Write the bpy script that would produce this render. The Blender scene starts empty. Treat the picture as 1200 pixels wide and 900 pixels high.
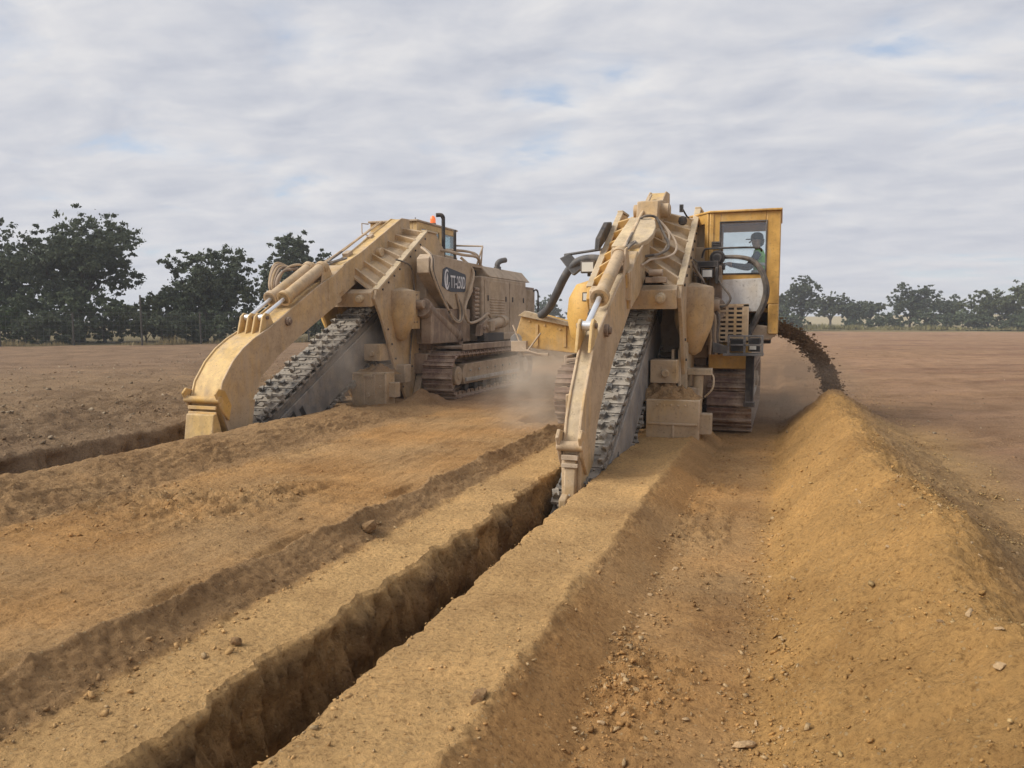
import bpy, bmesh, math, random
import numpy as np
from mathutils import Vector, Matrix, Euler
R = math.radians
random.seed(7); rng = np.random.default_rng(11)
sc = bpy.context.scene
COL = sc.collection

# ------------------------------------------------------------------ camera
cam_d = bpy.data.cameras.new('camera')
cam = bpy.data.objects.new('camera', cam_d); COL.objects.link(cam)
cam_d.sensor_width = 36.0; cam_d.lens = 27.0
cam_d.clip_start = 0.05; cam_d.clip_end = 6000
cam.location = (0, 0, 1.7)
cam.rotation_euler = Euler((R(90 - 4.76), 0, R(19.23)), 'XYZ')
sc.camera = cam

# ------------------------------------------------------------------ world
SUN_AZ = R(238)      # compass bearing of the sun (0 = +Y, clockwise)
SUN_EL = R(40)
w = bpy.data.worlds.new('World'); sc.world = w; w.use_nodes = True
nt = w.node_tree; nt.nodes.clear()
def N(nt, t, **kw):
    n = nt.nodes.new(t)
    for k, v in kw.items():
        if k == 'inp':
            for a, b in v.items(): n.inputs[a].default_value = b
        else: setattr(n, k, v)
    return n
def ramp(n, pts):
    e = n.color_ramp.elements
    while len(e) > 1: e.remove(e[-1])
    e[0].position, e[0].color = pts[0][0], pts[0][1]
    for p, c in pts[1:]:
        q = e.new(p); q.color = c
def g4(v): return (v, v, v, 1)
sky = N(nt, 'ShaderNodeTexSky', sky_type='NISHITA', sun_disc=False, sun_elevation=SUN_EL, sun_rotation=SUN_AZ, air_density=1.0, dust_density=1.2)
tc = N(nt, 'ShaderNodeTexCoord')
sep = N(nt, 'ShaderNodeSeparateXYZ'); nt.links.new(tc.outputs['Generated'], sep.inputs[0])
zc = N(nt, 'ShaderNodeMath', operation='MAXIMUM', inp={1: 0.0}); nt.links.new(sep.outputs['Z'], zc.inputs[0])
za = N(nt, 'ShaderNodeMath', operation='ADD', inp={1: 0.17}); nt.links.new(zc.outputs[0], za.inputs[0])
dv = N(nt, 'ShaderNodeVectorMath', operation='DIVIDE')
cz = N(nt, 'ShaderNodeCombineXYZ')
for i in range(3): nt.links.new(za.outputs[0], cz.inputs[i])
nt.links.new(tc.outputs['Generated'], dv.inputs[0]); nt.links.new(cz.outputs[0], dv.inputs[1])
flat = N(nt, 'ShaderNodeVectorMath', operation='MULTIPLY', inp={1: (1, 1, 0)}); nt.links.new(dv.outputs[0], flat.inputs[0])
mp = N(nt, 'ShaderNodeMapping'); mp.inputs['Rotation'].default_value = (0, 0, R(-25)); mp.inputs['Scale'].default_value = (0.85, 1.15, 1)
nt.links.new(flat.outputs[0], mp.inputs[0])
def cloud_noise(off):
    q = N(nt, 'ShaderNodeVectorMath', operation='ADD', inp={1: off}); nt.links.new(mp.outputs[0], q.inputs[0])
    n_ = N(nt, 'ShaderNodeTexNoise', inp={'Scale': 2.7, 'Detail': 6.0, 'Roughness': 0.56, 'Distortion': 0.3}); nt.links.new(q.outputs[0], n_.inputs['Vector']); return n_
n1 = cloud_noise((0, 0, 0)); n1b = cloud_noise((-0.07, -0.065, 0))
n2 = N(nt, 'ShaderNodeTexNoise', inp={'Scale': 0.8, 'Detail': 3.0, 'Roughness': 0.5}); nt.links.new(mp.outputs[0], n2.inputs['Vector'])
cov = N(nt, 'ShaderNodeMath', operation='MULTIPLY_ADD', inp={1: 0.65}); nt.links.new(n2.outputs['Fac'], cov.inputs[0]); nt.links.new(n1.outputs['Fac'], cov.inputs[2])
cm = N(nt, 'ShaderNodeValToRGB'); ramp(cm, [(0.55, g4(0.1)), (0.66, g4(0.8)), (0.76, g4(1))]); nt.links.new(cov.outputs[0], cm.inputs[0])
# cloud tone: the side of each cell turned to the sun is cream, the other and the thick bases are blue-grey
em = N(nt, 'ShaderNodeMath', operation='SUBTRACT'); nt.links.new(n1.outputs['Fac'], em.inputs[0]); nt.links.new(n1b.outputs['Fac'], em.inputs[1])
em2 = N(nt, 'ShaderNodeMath', operation='MULTIPLY_ADD', inp={1: 1.5, 2: 0.5}); nt.links.new(em.outputs[0], em2.inputs[0])
th = N(nt, 'ShaderNodeMath', operation='MULTIPLY_ADD', inp={1: -0.9, 2: 0.745}); nt.links.new(cov.outputs[0], th.inputs[0])
tn = N(nt, 'ShaderNodeMath', operation='ADD'); nt.links.new(em2.outputs[0], tn.inputs[0]); nt.links.new(th.outputs[0], tn.inputs[1])
ct = N(nt, 'ShaderNodeValToRGB'); nt.links.new(tn.outputs[0], ct.inputs[0])
ramp(ct, [(0.26, (4.1, 4.3, 4.9, 1)), (0.46, (4.85, 4.97, 5.4, 1)), (0.60, (5.45, 5.48, 5.75, 1)), (0.80, (6.3, 6.22, 6.25, 1))])
# a band of thicker grey-lilac cloud low over the horizon
hz = N(nt, 'ShaderNodeValToRGB'); nt.links.new(sep.outputs['Z'], hz.inputs[0]); ramp(hz, [(0.0, g4(0.7)), (0.12, g4(0.3)), (0.30, g4(0.0))])
hm = N(nt, 'ShaderNodeMix', data_type='RGBA'); hm.inputs[7].default_value = (5.1, 5.2, 5.6, 1)
nt.links.new(hz.outputs[0], hm.inputs[0]); nt.links.new(ct.outputs[0], hm.inputs[6])
mx = N(nt, 'ShaderNodeMix', data_type='RGBA')
mf = N(nt, 'ShaderNodeMath', operation='MAXIMUM'); nt.links.new(cm.outputs[0], mf.inputs[0]); nt.links.new(hz.outputs[0], mf.inputs[1])
veil = N(nt, 'ShaderNodeMix', data_type='RGBA'); veil.inputs[0].default_value = 0.55; veil.inputs[7].default_value = (4.6, 5.4, 6.7, 1)
nt.links.new(sky.outputs[0], veil.inputs[6])
nt.links.new(mf.outputs[0], mx.inputs[0]); nt.links.new(veil.outputs[2], mx.inputs[6]); nt.links.new(hm.outputs[2], mx.inputs[7])
bg = N(nt, 'ShaderNodeBackground', inp={'Strength': 0.1}); nt.links.new(mx.outputs[2], bg.inputs[0])
wo = N(nt, 'ShaderNodeOutputWorld'); nt.links.new(bg.outputs[0], wo.inputs[0])

sd = bpy.data.lights.new('sun', 'SUN'); sd.energy = 3.3; sd.angle = R(36); sd.color = (1.0, 0.94, 0.84)
sun = bpy.data.objects.new('sun', sd); COL.objects.link(sun)
dirv = Vector((math.sin(SUN_AZ) * math.cos(SUN_EL), math.cos(SUN_AZ) * math.cos(SUN_EL), math.sin(SUN_EL)))
sun.rotation_euler = (-dirv).to_track_quat('-Z', 'Y').to_euler(); sun.location = (0, 0, 30)
vs = sc.view_settings
vs.view_transform = 'Standard'; vs.look = 'None'; vs.gamma = 1; vs.exposure = 0.36; vs.use_curve_mapping = False
try:
    sc.cycles.use_denoising = True; sc.cycles.max_bounces = 6; sc.cycles.transparent_max_bounces = 12
    sc.cycles.volume_bounces = 1; sc.cycles.volume_step_rate = 2.0
except Exception: pass

# ------------------------------------------------------------------ tags
def tag(o, label=None, cat=None, group=None, kind=None):
    if label: o['label'] = label
    if cat: o['category'] = cat
    if group: o['group'] = group
    if kind: o['kind'] = kind
    return o
def empty(name, loc=(0, 0, 0), rz=0):
    o = bpy.data.objects.new(name, None); COL.objects.link(o)
    o.location = loc; o.rotation_euler = (0, 0, rz); o.empty_display_size = 0.3
    return o

# ------------------------------------------------------------------ materials
def newmat(name):
    m = bpy.data.materials.new(name); m.use_nodes = True
    t = m.node_tree; b = t.nodes['Principled BSDF']
    return m, t, b
def L(t, a, b): t.links.new(a, b)
def paint(name, base, dust=(0.36, 0.27, 0.18), amt=0.45, rough=0.55, scale=1.3, seed=0.0, rust=0.0, vary=0.0, edge=True):
    """paint under a coat of dried dust: blotches, vertical streaks and grime"""
    m, t, b = newmat(name)
    tc = N(t, 'ShaderNodeTexCoord'); mp = N(t, 'ShaderNodeMapping'); mp.inputs['Location'].default_value = (seed, seed * 1.7, 0)
    L(t, tc.outputs['Object'], mp.inputs[0])
    a = N(t, 'ShaderNodeTexNoise', inp={'Scale': scale, 'Detail': 8.0, 'Roughness': 0.62}); L(t, mp.outputs[0], a.inputs['Vector'])
    m2 = N(t, 'ShaderNodeMapping'); m2.inputs['Scale'].default_value = (9, 9, 1.1); L(t, tc.outputs['Object'], m2.inputs[0])
    st = N(t, 'ShaderNodeTexNoise', inp={'Scale': 1.0, 'Detail': 4.0, 'Roughness': 0.6}); L(t, m2.outputs[0], st.inputs['Vector'])
    ad = N(t, 'ShaderNodeMath', operation='MULTIPLY_ADD', inp={1: 0.5}); L(t, st.outputs['Fac'], ad.inputs[0]); L(t, a.outputs['Fac'], ad.inputs[2])
    rp = N(t, 'ShaderNodeValToRGB'); c = 0.75 + (0.5 - amt) * 0.55
    ramp(rp, [(max(0, c - 0.11), g4(0.05)), (min(1, c + 0.09), g4(0.95))])
    # dust settles on faces that look up
    gn = N(t, 'ShaderNodeNewGeometry'); sn = N(t, 'ShaderNodeSeparateXYZ'); L(t, gn.outputs['Normal'], sn.inputs[0])
    up = N(t, 'ShaderNodeMapRange', inp={1: -0.2, 2: 1.0, 3: -0.03, 4: 0.07}); L(t, sn.outputs['Z'], up.inputs[0])
    if vary:        # each link or shoe carries its own amount of dirt
        oi = N(t, 'ShaderNodeObjectInfo'); vr = N(t, 'ShaderNodeMapRange', inp={3: -vary, 4: vary}); L(t, oi.outputs['Random'], vr.inputs[0])
        av = N(t, 'ShaderNodeMath', operation='ADD'); L(t, ad.outputs[0], av.inputs[0]); L(t, vr.outputs[0], av.inputs[1]); ad = av
    ad2 = N(t, 'ShaderNodeMath', operation='ADD'); L(t, ad.outputs[0], ad2.inputs[0]); L(t, up.outputs[0], ad2.inputs[1]); L(t, ad2.outputs[0], rp.inputs[0])
    mixc = N(t, 'ShaderNodeMix', data_type='RGBA'); mixc.inputs[6].default_value = (*base, 1); mixc.inputs[7].default_value = (*dust, 1)
    L(t, rp.outputs[0], mixc.inputs[0]); out = mixc.outputs[2]
    sp = N(t, 'ShaderNodeTexNoise', inp={'Scale': 22.0, 'Detail': 5.0, 'Roughness': 0.75}); L(t, mp.outputs[0], sp.inputs['Vector'])
    sr = N(t, 'ShaderNodeValToRGB'); ramp(sr, [(0.56 - rust * 0.06, g4(0)), (0.68, g4(0.45 + rust * 0.4))]); L(t, sp.outputs['Fac'], sr.inputs[0])
    mg = N(t, 'ShaderNodeMix', data_type='RGBA'); mg.inputs[7].default_value = (0.075, 0.05, 0.035, 1); L(t, sr.outputs[0], mg.inputs[0]); L(t, out, mg.inputs[6])
    # broad oily grime
    gm = N(t, 'ShaderNodeTexNoise', inp={'Scale': 2.6, 'Detail': 7.0, 'Roughness': 0.68, 'Distortion': 0.4}); L(t, mp.outputs[0], gm.inputs['Vector'])
    gr_ = N(t, 'ShaderNodeValToRGB'); ramp(gr_, [(0.40, (0.80, 0.785, 0.77, 1)), (0.52, (1, 1, 1, 1)), (0.64, (1.10, 1.09, 1.07, 1))]); L(t, gm.outputs['Fac'], gr_.inputs[0])
    mz = N(t, 'ShaderNodeMix', data_type='RGBA', blend_type='MULTIPLY'); mz.inputs[0].default_value = 0.9; L(t, mg.outputs[2], mz.inputs[6]); L(t, gr_.outputs[0], mz.inputs[7])
    fin_ = mz.outputs[2]
    if edge:        # paint rubbed pale on the edges, broken up by noise
        bv = N(t, 'ShaderNodeBevel', samples=3, inp={'Radius': 0.03}); dt = N(t, 'ShaderNodeVectorMath', operation='DOT_PRODUCT'); L(t, bv.outputs[0], dt.inputs[0]); L(t, gn.outputs['Normal'], dt.inputs[1])
        er = N(t, 'ShaderNodeMapRange', inp={1: 0.99, 2: 0.86, 3: 0.0, 4: 1.0}); L(t, dt.outputs['Value'], er.inputs[0])
        en = N(t, 'ShaderNodeMapRange', inp={1: 0.42, 2: 0.58, 3: 0.1, 4: 0.8}); L(t, gm.outputs['Fac'], en.inputs[0])
        ee = N(t, 'ShaderNodeMath', operation='MULTIPLY'); L(t, er.outputs[0], ee.inputs[0]); L(t, en.outputs[0], ee.inputs[1])
        me_ = N(t, 'ShaderNodeMix', data_type='RGBA'); me_.inputs[7].default_value = (*[min(.72, c * 1.15 + .12) for c in dust], 1); L(t, ee.outputs[0], me_.inputs[0]); L(t, fin_, me_.inputs[6]); fin_ = me_.outputs[2]
    L(t, fin_, b.inputs['Base Color'])
    rr = N(t, 'ShaderNodeMapRange', inp={3: rough, 4: 0.92}); L(t, rp.outputs[0], rr.inputs[0]); L(t, rr.outputs[0], b.inputs['Roughness'])
    bp = N(t, 'ShaderNodeBump', inp={'Strength': 0.25, 'Distance': 0.01}); L(t, sp.outputs['Fac'], bp.inputs['Height']); L(t, bp.outputs[0], b.inputs['Normal'])
    b.inputs['Specular IOR Level'].default_value = 0.35
    return m
M = {}
M['tan'] = paint('dusty_tan_paint', (0.56, 0.38, 0.18), (0.45, 0.34, 0.225), 0.60, seed=1)
M['tan_body'] = paint('dusted_body_paint', (0.46, 0.345, 0.215), (0.42, 0.33, 0.24), 0.68, seed=5)
M['yellow'] = paint('worn_yellow_paint', (0.60, 0.36, 0.095), (0.47, 0.325, 0.165), 0.34, seed=2)
M['boomyellow'] = paint('boom_yellow_paint', (0.62, 0.42, 0.165), (0.45, 0.33, 0.20), 0.35, seed=3)
M['cabyellow'] = paint('cab_yellow_paint', (0.60, 0.345, 0.085), (0.50, 0.35, 0.17), 0.3, rough=0.42, seed=4)
M['pale_edge'] = paint('rubbed_flange_paint', (0.58, 0.45, 0.27), (0.45, 0.36, 0.25), 0.5, seed=6)
M['steel'] = paint('dusty_grey_steel', (0.19, 0.185, 0.185), (0.31, 0.275, 0.235), 0.5, rough=0.45, scale=3, seed=7)
M['chain'] = paint('chain_steel', (0.075, 0.073, 0.072), (0.31, 0.275, 0.23), 0.54, rough=0.4, scale=5, seed=8, vary=.12, edge=True)
M['worn'] = paint('bright_worn_steel', (0.42, 0.41, 0.40), (0.40, 0.36, 0.30), 0.5, rough=0.35, scale=6, seed=9)
M['track'] = paint('rusty_track_steel', (0.17, 0.10, 0.08), (0.38, 0.28, 0.205), 0.5, rough=0.6, scale=3, seed=10, rust=0.4, vary=.07)
M['dark'] = paint('black_rubber', (0.018, 0.018, 0.02), (0.12, 0.10, 0.085), 0.33, rough=0.6, scale=3, seed=11)
M['hose'] = paint('dusty_hose', (0.045, 0.042, 0.042), (0.20, 0.165, 0.13), 0.5, rough=0.6, scale=4, seed=12)
M['greypipe'] = paint('grey_pipe_paint', (0.085, 0.088, 0.095), (0.20, 0.18, 0.16), 0.4, rough=0.5, scale=2, seed=13)
M['white'] = paint('white_panel_paint', (0.72, 0.70, 0.67), (0.58, 0.53, 0.46), 0.35, rough=0.5, seed=14)
M['brown'] = paint('brown_primer', (0.20, 0.135, 0.095), (0.36, 0.275, 0.20), 0.5, seed=15)
m, t, b = newmat('chrome_rod'); b.inputs['Base Color'].default_value = (0.75, 0.76, 0.78, 1); b.inputs['Metallic'].default_value = 0.6; b.inputs['Roughness'].default_value = 0.28; M['chrome'] = m
m, t, b = newmat('lamp_glass'); b.inputs['Base Color'].default_value = (0.62, 0.62, 0.58, 1); b.inputs['Roughness'].default_value = 0.2; M['lamp'] = m
m, t, b = newmat('amber_beacon'); b.inputs['Base Color'].default_value = (0.75, 0.13, 0.03, 1); b.inputs['Roughness'].default_value = 0.25; b.inputs['Emission Color'].default_value = (1, 0.25, 0.06, 1); b.inputs['Emission Strength'].default_value = 0.35; M['amber'] = m
def glassmat(name, tint, refl=0.16, dirt=0.12):
    m = bpy.data.materials.new(name); m.use_nodes = True; t = m.node_tree; t.nodes.clear()
    tr = N(t, 'ShaderNodeBsdfTransparent'); tr.inputs[0].default_value = (*tint, 1)
    gl = N(t, 'ShaderNodeBsdfGlossy', inp={'Roughness': 0.05}); gl.inputs[0].default_value = (0.9, 0.95, 1, 1)
    df = N(t, 'ShaderNodeBsdfDiffuse'); df.inputs[0].default_value = (0.5, 0.45, 0.38, 1)
    a = N(t, 'ShaderNodeMixShader', inp={0: refl}); L(t, tr.outputs[0], a.inputs[1]); L(t, gl.outputs[0], a.inputs[2])
    n = N(t, 'ShaderNodeTexNoise', inp={'Scale': 3.0, 'Detail': 5.0}); mr = N(t, 'ShaderNodeMapRange', inp={1: 0.35, 2: 0.75, 3: 0.0, 4: dirt * 2}); L(t, n.outputs['Fac'], mr.inputs[0])
    c = N(t, 'ShaderNodeMixShader'); L(t, mr.outputs[0], c.inputs[0]); L(t, a.outputs[0], c.inputs[1]); L(t, df.outputs[0], c.inputs[2])
    o = N(t, 'ShaderNodeOutputMaterial'); L(t, c.outputs[0], o.inputs[0]); return m
M['glass_dark'] = glassmat('tinted_cab_glass', (0.58, 0.70, 0.71), 0.2, 0.06)
M['glass'] = glassmat('cab_glass', (0.955, 0.985, 0.985), 0.075, 0.03)
def plain(name, col, rough=0.8, ns=6.0, var=0.25, bump=0.0):
    m, t, b = newmat(name); tc = N(t, 'ShaderNodeTexCoord')
    n = N(t, 'ShaderNodeTexNoise', inp={'Scale': ns, 'Detail': 5.0, 'Roughness': 0.6}); L(t, tc.outputs['Object'], n.inputs['Vector'])
    r = N(t, 'ShaderNodeValToRGB'); ramp(r, [(0.3, (*[c * (1 - var) for c in col], 1)), (0.7, (*[min(1, c * (1 + var)) for c in col], 1))]); L(t, n.outputs['Fac'], r.inputs[0])
    L(t, r.outputs[0], b.inputs['Base Color']); b.inputs['Roughness'].default_value = rough; b.inputs['Specular IOR Level'].default_value = 0.25
    if bump:
        bp = N(t, 'ShaderNodeBump', inp={'Strength': 0.5, 'Distance': bump}); L(t, n.outputs['Fac'], bp.inputs['Height']); L(t, bp.outputs[0], b.inputs['Normal'])
    return m
M['skin'] = plain('skin', (0.55, 0.34, 0.24), 0.6, 8, 0.08)
M['hivis'] = plain('hi_vis_green', (0.24, 0.62, 0.10), 0.7, 10, 0.12)
M['navy'] = plain('navy_cloth', (0.022, 0.03, 0.06), 0.85, 12, 0.25)
M['cap'] = plain('dark_cap', (0.03, 0.028, 0.03), 0.8, 12, 0.2)
M['plate_ink'] = plain('badge_ink', (0.025, 0.028, 0.04), 0.4, 12, 0.2)
M['plate_white'] = plain('badge_white', (0.62, 0.62, 0.64), 0.5, 12, 0.12)
M['strip'] = plain('reflective_strip', (0.55, 0.56, 0.55), 0.35, 14, 0.1)
M['bark'] = plain('bark', (0.06, 0.048, 0.04), 0.9, 7, 0.35, 0.02)
M['post'] = plain('weathered_post', (0.075, 0.068, 0.06), 0.9, 7, 0.3)
M['wire'] = plain('fence_wire', (0.16, 0.17, 0.17), 0.6, 7, 0.2)

def soil_mat(name, use_attr=True, col=(0.4, 0.24, 0.11), fine=1.0):
    m, t, b = newmat(name)
    geo = N(t, 'ShaderNodeNewGeometry')
    P = geo.outputs['Position']
    if use_attr:
        at = N(t, 'ShaderNodeAttribute', attribute_name='soil'); base = at.outputs['Color']
    else:
        rgb = N(t, 'ShaderNodeRGB'); rgb.outputs[0].default_value = (*col, 1); base = rgb.outputs[0]
    big = N(t, 'ShaderNodeTexNoise', inp={'Scale': 1.1, 'Detail': 9.0, 'Roughness': 0.64}); L(t, P, big.inputs['Vector'])
    r1 = N(t, 'ShaderNodeValToRGB'); ramp(r1, [(0.34, (0.76, 0.73, 0.71, 1)), (0.5, (0.98, 0.98, 0.98, 1)), (0.66, (1.18, 1.16, 1.13, 1))]); L(t, big.outputs['Fac'], r1.inputs[0])
    mu = N(t, 'ShaderNodeMix', data_type='RGBA', blend_type='MULTIPLY'); mu.inputs[0].default_value = 1; L(t, base, mu.inputs[6]); L(t, r1.outputs[0], mu.inputs[7])
    gr = N(t, 'ShaderNodeTexNoise', inp={'Scale': 34.0, 'Detail': 8.0, 'Roughness': 0.72}); L(t, P, gr.inputs['Vector'])
    r2 = N(t, 'ShaderNodeValToRGB'); ramp(r2, [(0.36, (0.55, 0.52, 0.50, 1)), (0.46, (0.95, 0.95, 0.95, 1)), (0.56, (1.06, 1.06, 1.05, 1)), (0.66, (1.28, 1.28, 1.25, 1))]); L(t, gr.outputs['Fac'], r2.inputs[0])
    mu2 = N(t, 'ShaderNodeMix', data_type='RGBA', blend_type='MULTIPLY'); mu2.inputs[0].default_value = 0.85; L(t, mu.outputs[2], mu2.inputs[6]); L(t, r2.outputs[0], mu2.inputs[7])
    # pebble flecks
    vo = N(t, 'ShaderNodeTexVoronoi', inp={'Scale': 52.0, 'Randomness': 1.0}); L(t, P, vo.inputs['Vector'])
    fl = N(t, 'ShaderNodeSeparateColor'); L(t, vo.outputs['Color'], fl.inputs[0])
    gt = N(t, 'ShaderNodeMath', operation='GREATER_THAN', inp={1: 0.93}); L(t, fl.outputs[0], gt.inputs[0])
    lt = N(t, 'ShaderNodeMath', operation='LESS_THAN', inp={1: 0.36}); L(t, vo.outputs['Distance'], lt.inputs[0])
    pk = N(t, 'ShaderNodeMath', operation='MULTIPLY'); L(t, gt.outputs[0], pk.inputs[0]); L(t, lt.outputs[0], pk.inputs[1])
    pf = N(t, 'ShaderNodeMath', operation='MULTIPLY', inp={1: 0.55}); L(t, pk.outputs[0], pf.inputs[0])
    mp_ = N(t, 'ShaderNodeMix', data_type='RGBA'); mp_.inputs[7].default_value = (0.50, 0.36, 0.20, 1); L(t, pf.outputs[0], mp_.inputs[0]); L(t, mu2.outputs[2], mp_.inputs[6])
    L(t, mp_.outputs[2], b.inputs['Base Color'])
    b.inputs['Roughness'].default_value = 0.95; b.inputs['Specular IOR Level'].default_value = 0.12
    hs = N(t, 'ShaderNodeMath', operation='MULTIPLY_ADD', inp={1: 0.6}); L(t, pk.outputs[0], hs.inputs[0]); L(t, gr.outputs['Fac'], hs.inputs[2])
    cl = N(t, 'ShaderNodeTexNoise', inp={'Scale': 9.0, 'Detail': 6.0, 'Roughness': 0.7}); L(t, P, cl.inputs['Vector'])
    b0 = N(t, 'ShaderNodeBump', inp={'Strength': 0.4 * fine, 'Distance': 0.05}); L(t, cl.outputs['Fac'], b0.inputs['Height'])
    bp = N(t, 'ShaderNodeBump', inp={'Strength': 0.95 * fine, 'Distance': 0.05}); L(t, hs.outputs[0], bp.inputs['Height']); L(t, b0.outputs[0], bp.inputs['Normal']); L(t, bp.outputs[0], b.inputs['Normal'])
    return m
M['soil'] = soil_mat('soil')
M['dirt'] = soil_mat('loose_dirt', False, (0.36, 0.225, 0.115))
M['crumb'] = soil_mat('soil_crumbs', True, fine=0.5)
M['clod_dark'] = soil_mat('falling_soil', False, (0.25, 0.16, 0.09))
M['stone'] = soil_mat('pale_stone', False, (0.45, 0.31, 0.175), 0.6)

# ------------------------------------------------------------------ mesh builder
class MB:
    def __init__(s, off=(0, 0, 0)): s.v = []; s.f = []; s.off = off
    def add(s, vs, fs):
        o = len(s.v); s.v += [tuple(p) for p in vs]; s.f += [tuple(i + o for i in f) for f in fs]; return s
    def box(s, c, d, rot=None):
        x, y, z = d[0] / 2, d[1] / 2, d[2] / 2
        vs = [Vector(p) for p in ((-x, -y, -z), (x, -y, -z), (x, y, -z), (-x, y, -z), (-x, -y, z), (x, -y, z), (x, y, z), (-x, y, z))]
        if rot is not None:
            m = rot if isinstance(rot, Matrix) else Euler(rot).to_matrix()
            vs = [m @ p for p in vs]
        c = Vector(c)
        return s.add([p + c for p in vs], [(3, 2, 1, 0), (4, 5, 6, 7), (0, 1, 5, 4), (1, 2, 6, 5), (2, 3, 7, 6), (3, 0, 4, 7)])
    def bx(s, x0, x1, y0, y1, z0, z1):
        return s.box(((x0 + x1) / 2, (y0 + y1) / 2, (z0 + z1) / 2), (x1 - x0, y1 - y0, z1 - z0))
    def prism(s, poly, a, b, ax='x'):
        """polygon in the plane normal to ax, extruded from a to b"""
        n = len(poly)
        def P(p, h): return {'x': (h, p[0], p[1]), 'y': (p[0], h, p[1]), 'z': (p[0], p[1], h)}[ax]
        vs = [P(p, a) for p in poly] + [P(p, b) for p in poly]
        fs = [tuple(range(n))[::-1], tuple(range(n, 2 * n))] + [(i, (i + 1) % n, n + (i + 1) % n, n + i) for i in range(n)]
        return s.add(vs, fs)
    def cyl(s, p0, p1, r0, r1=None, n=16, cap=True):
        p0, p1 = Vector(p0), Vector(p1); r1 = r0 if r1 is None else r1
        d = (p1 - p0).normalized(); u = d.orthogonal().normalized(); w_ = d.cross(u)
        vs = []
        for p, r in ((p0, r0), (p1, r1)):
            vs += [p + (u * math.cos(2 * math.pi * i / n) + w_ * math.sin(2 * math.pi * i / n)) * r for i in range(n)]
        fs = [(i, (i + 1) % n, n + (i + 1) % n, n + i) for i in range(n)]
        if cap: fs += [tuple(range(n))[::-1], tuple(range(n, 2 * n))]
        return s.add(vs, fs)
    def tube(s, pts, r, n=8, smooth=0, cap=True):
        pts = [Vector(p) for p in pts]
        if smooth:
            q = []
            for i in range(len(pts) - 1):
                p0 = pts[max(i - 1, 0)]; p1 = pts[i]; p2 = pts[i + 1]; p3 = pts[min(i + 2, len(pts) - 1)]
                for k in range(smooth):
                    t = k / smooth
                    q.append(0.5 * ((2 * p1) + (p2 - p0) * t + (2 * p0 - 5 * p1 + 4 * p2 - p3) * t * t + (3 * p1 - p0 - 3 * p2 + p3) * t ** 3))
            q.append(pts[-1]); pts = q
        rr = r if isinstance(r, (list, tuple)) else [r] * len(pts)
        if len(rr) != len(pts):
            rr = list(np.interp(np.linspace(0, 1, len(pts)), np.linspace(0, 1, len(rr)), rr))
        vs = []; up = None
        for i, p in enumerate(pts):
            d = (pts[min(i + 1, len(pts) - 1)] - pts[max(i - 1, 0)]).normalized()
            if up is None: up = d.orthogonal().normalized()
            up = (up - d * up.dot(d)).normalized(); w_ = d.cross(up)
            vs += [p + (up * math.cos(2 * math.pi * k / n) + w_ * math.sin(2 * math.pi * k / n)) * rr[i] for k in range(n)]
        fs = []
        for i in range(len(pts) - 1):
            for k in range(n): fs.append((i * n + k, i * n + (k + 1) % n, (i + 1) * n + (k + 1) % n, (i + 1) * n + k))
        if cap: fs += [tuple(range(n))[::-1], tuple(range((len(pts) - 1) * n, len(pts) * n))]
        return s.add(vs, fs)
    def lathe(s, prof, c, n=20, a0=0.0, a1=2 * math.pi):
        """prof [(r, z)], axis z at c"""
        full = abs(a1 - a0 - 2 * math.pi) < 1e-6; k = n if full else n + 1
        vs = []
        for r, z in prof:
            for i in range(k):
                a = a0 + (a1 - a0) * i / n; vs.append((c[0] + r * math.cos(a), c[1] + r * math.sin(a), c[2] + z))
        fs = []
        for j in range(len(prof) - 1):
            for i in range(n):
                i2 = (i + 1) % k; fs.append((j * k + i, j * k + i2, (j + 1) * k + i2, (j + 1) * k + i))
        fs += [tuple(range(k))[::-1], tuple(range((len(prof) - 1) * k, len(prof) * k))]
        return s.add(vs, fs)
    def mesh(s, name, mat, smooth=38):
        me = bpy.data.meshes.new(name)
        o = s.off
        me.from_pydata([(v[0] - o[0], v[1] - o[1], v[2] - o[2]) for v in s.v], [], s.f)
        bm = bmesh.new(); bm.from_mesh(me); bmesh.ops.recalc_face_normals(bm, faces=bm.faces); bm.to_mesh(me); bm.free()
        me.materials.append(M[mat] if isinstance(mat, str) else mat)
        if smooth:
            me.polygons.foreach_set('use_smooth', [True] * len(me.polygons))
            me.set_sharp_from_angle(angle=R(smooth))
        return me
    def build(s, name, mat, parent=None, bevel=0.0, smooth=38, seg=2):
        ob = bpy.data.objects.new(name, s.mesh(name, mat, smooth)); COL.objects.link(ob)
        if parent: ob.parent = parent
        if bevel:
            md = ob.modifiers.new('Bevel', 'BEVEL'); md.width = bevel; md.segments = seg; md.limit_method = 'ANGLE'; md.angle_limit = R(35); md.harden_normals = False
        return ob
def inst(name, me, parent, mw=None, loc=(0, 0, 0)):
    o = bpy.data.objects.new(name, me); COL.objects.link(o); o.parent = parent
    if mw is not None: o.matrix_local = mw
    else: o.location = loc
    return o

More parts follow.
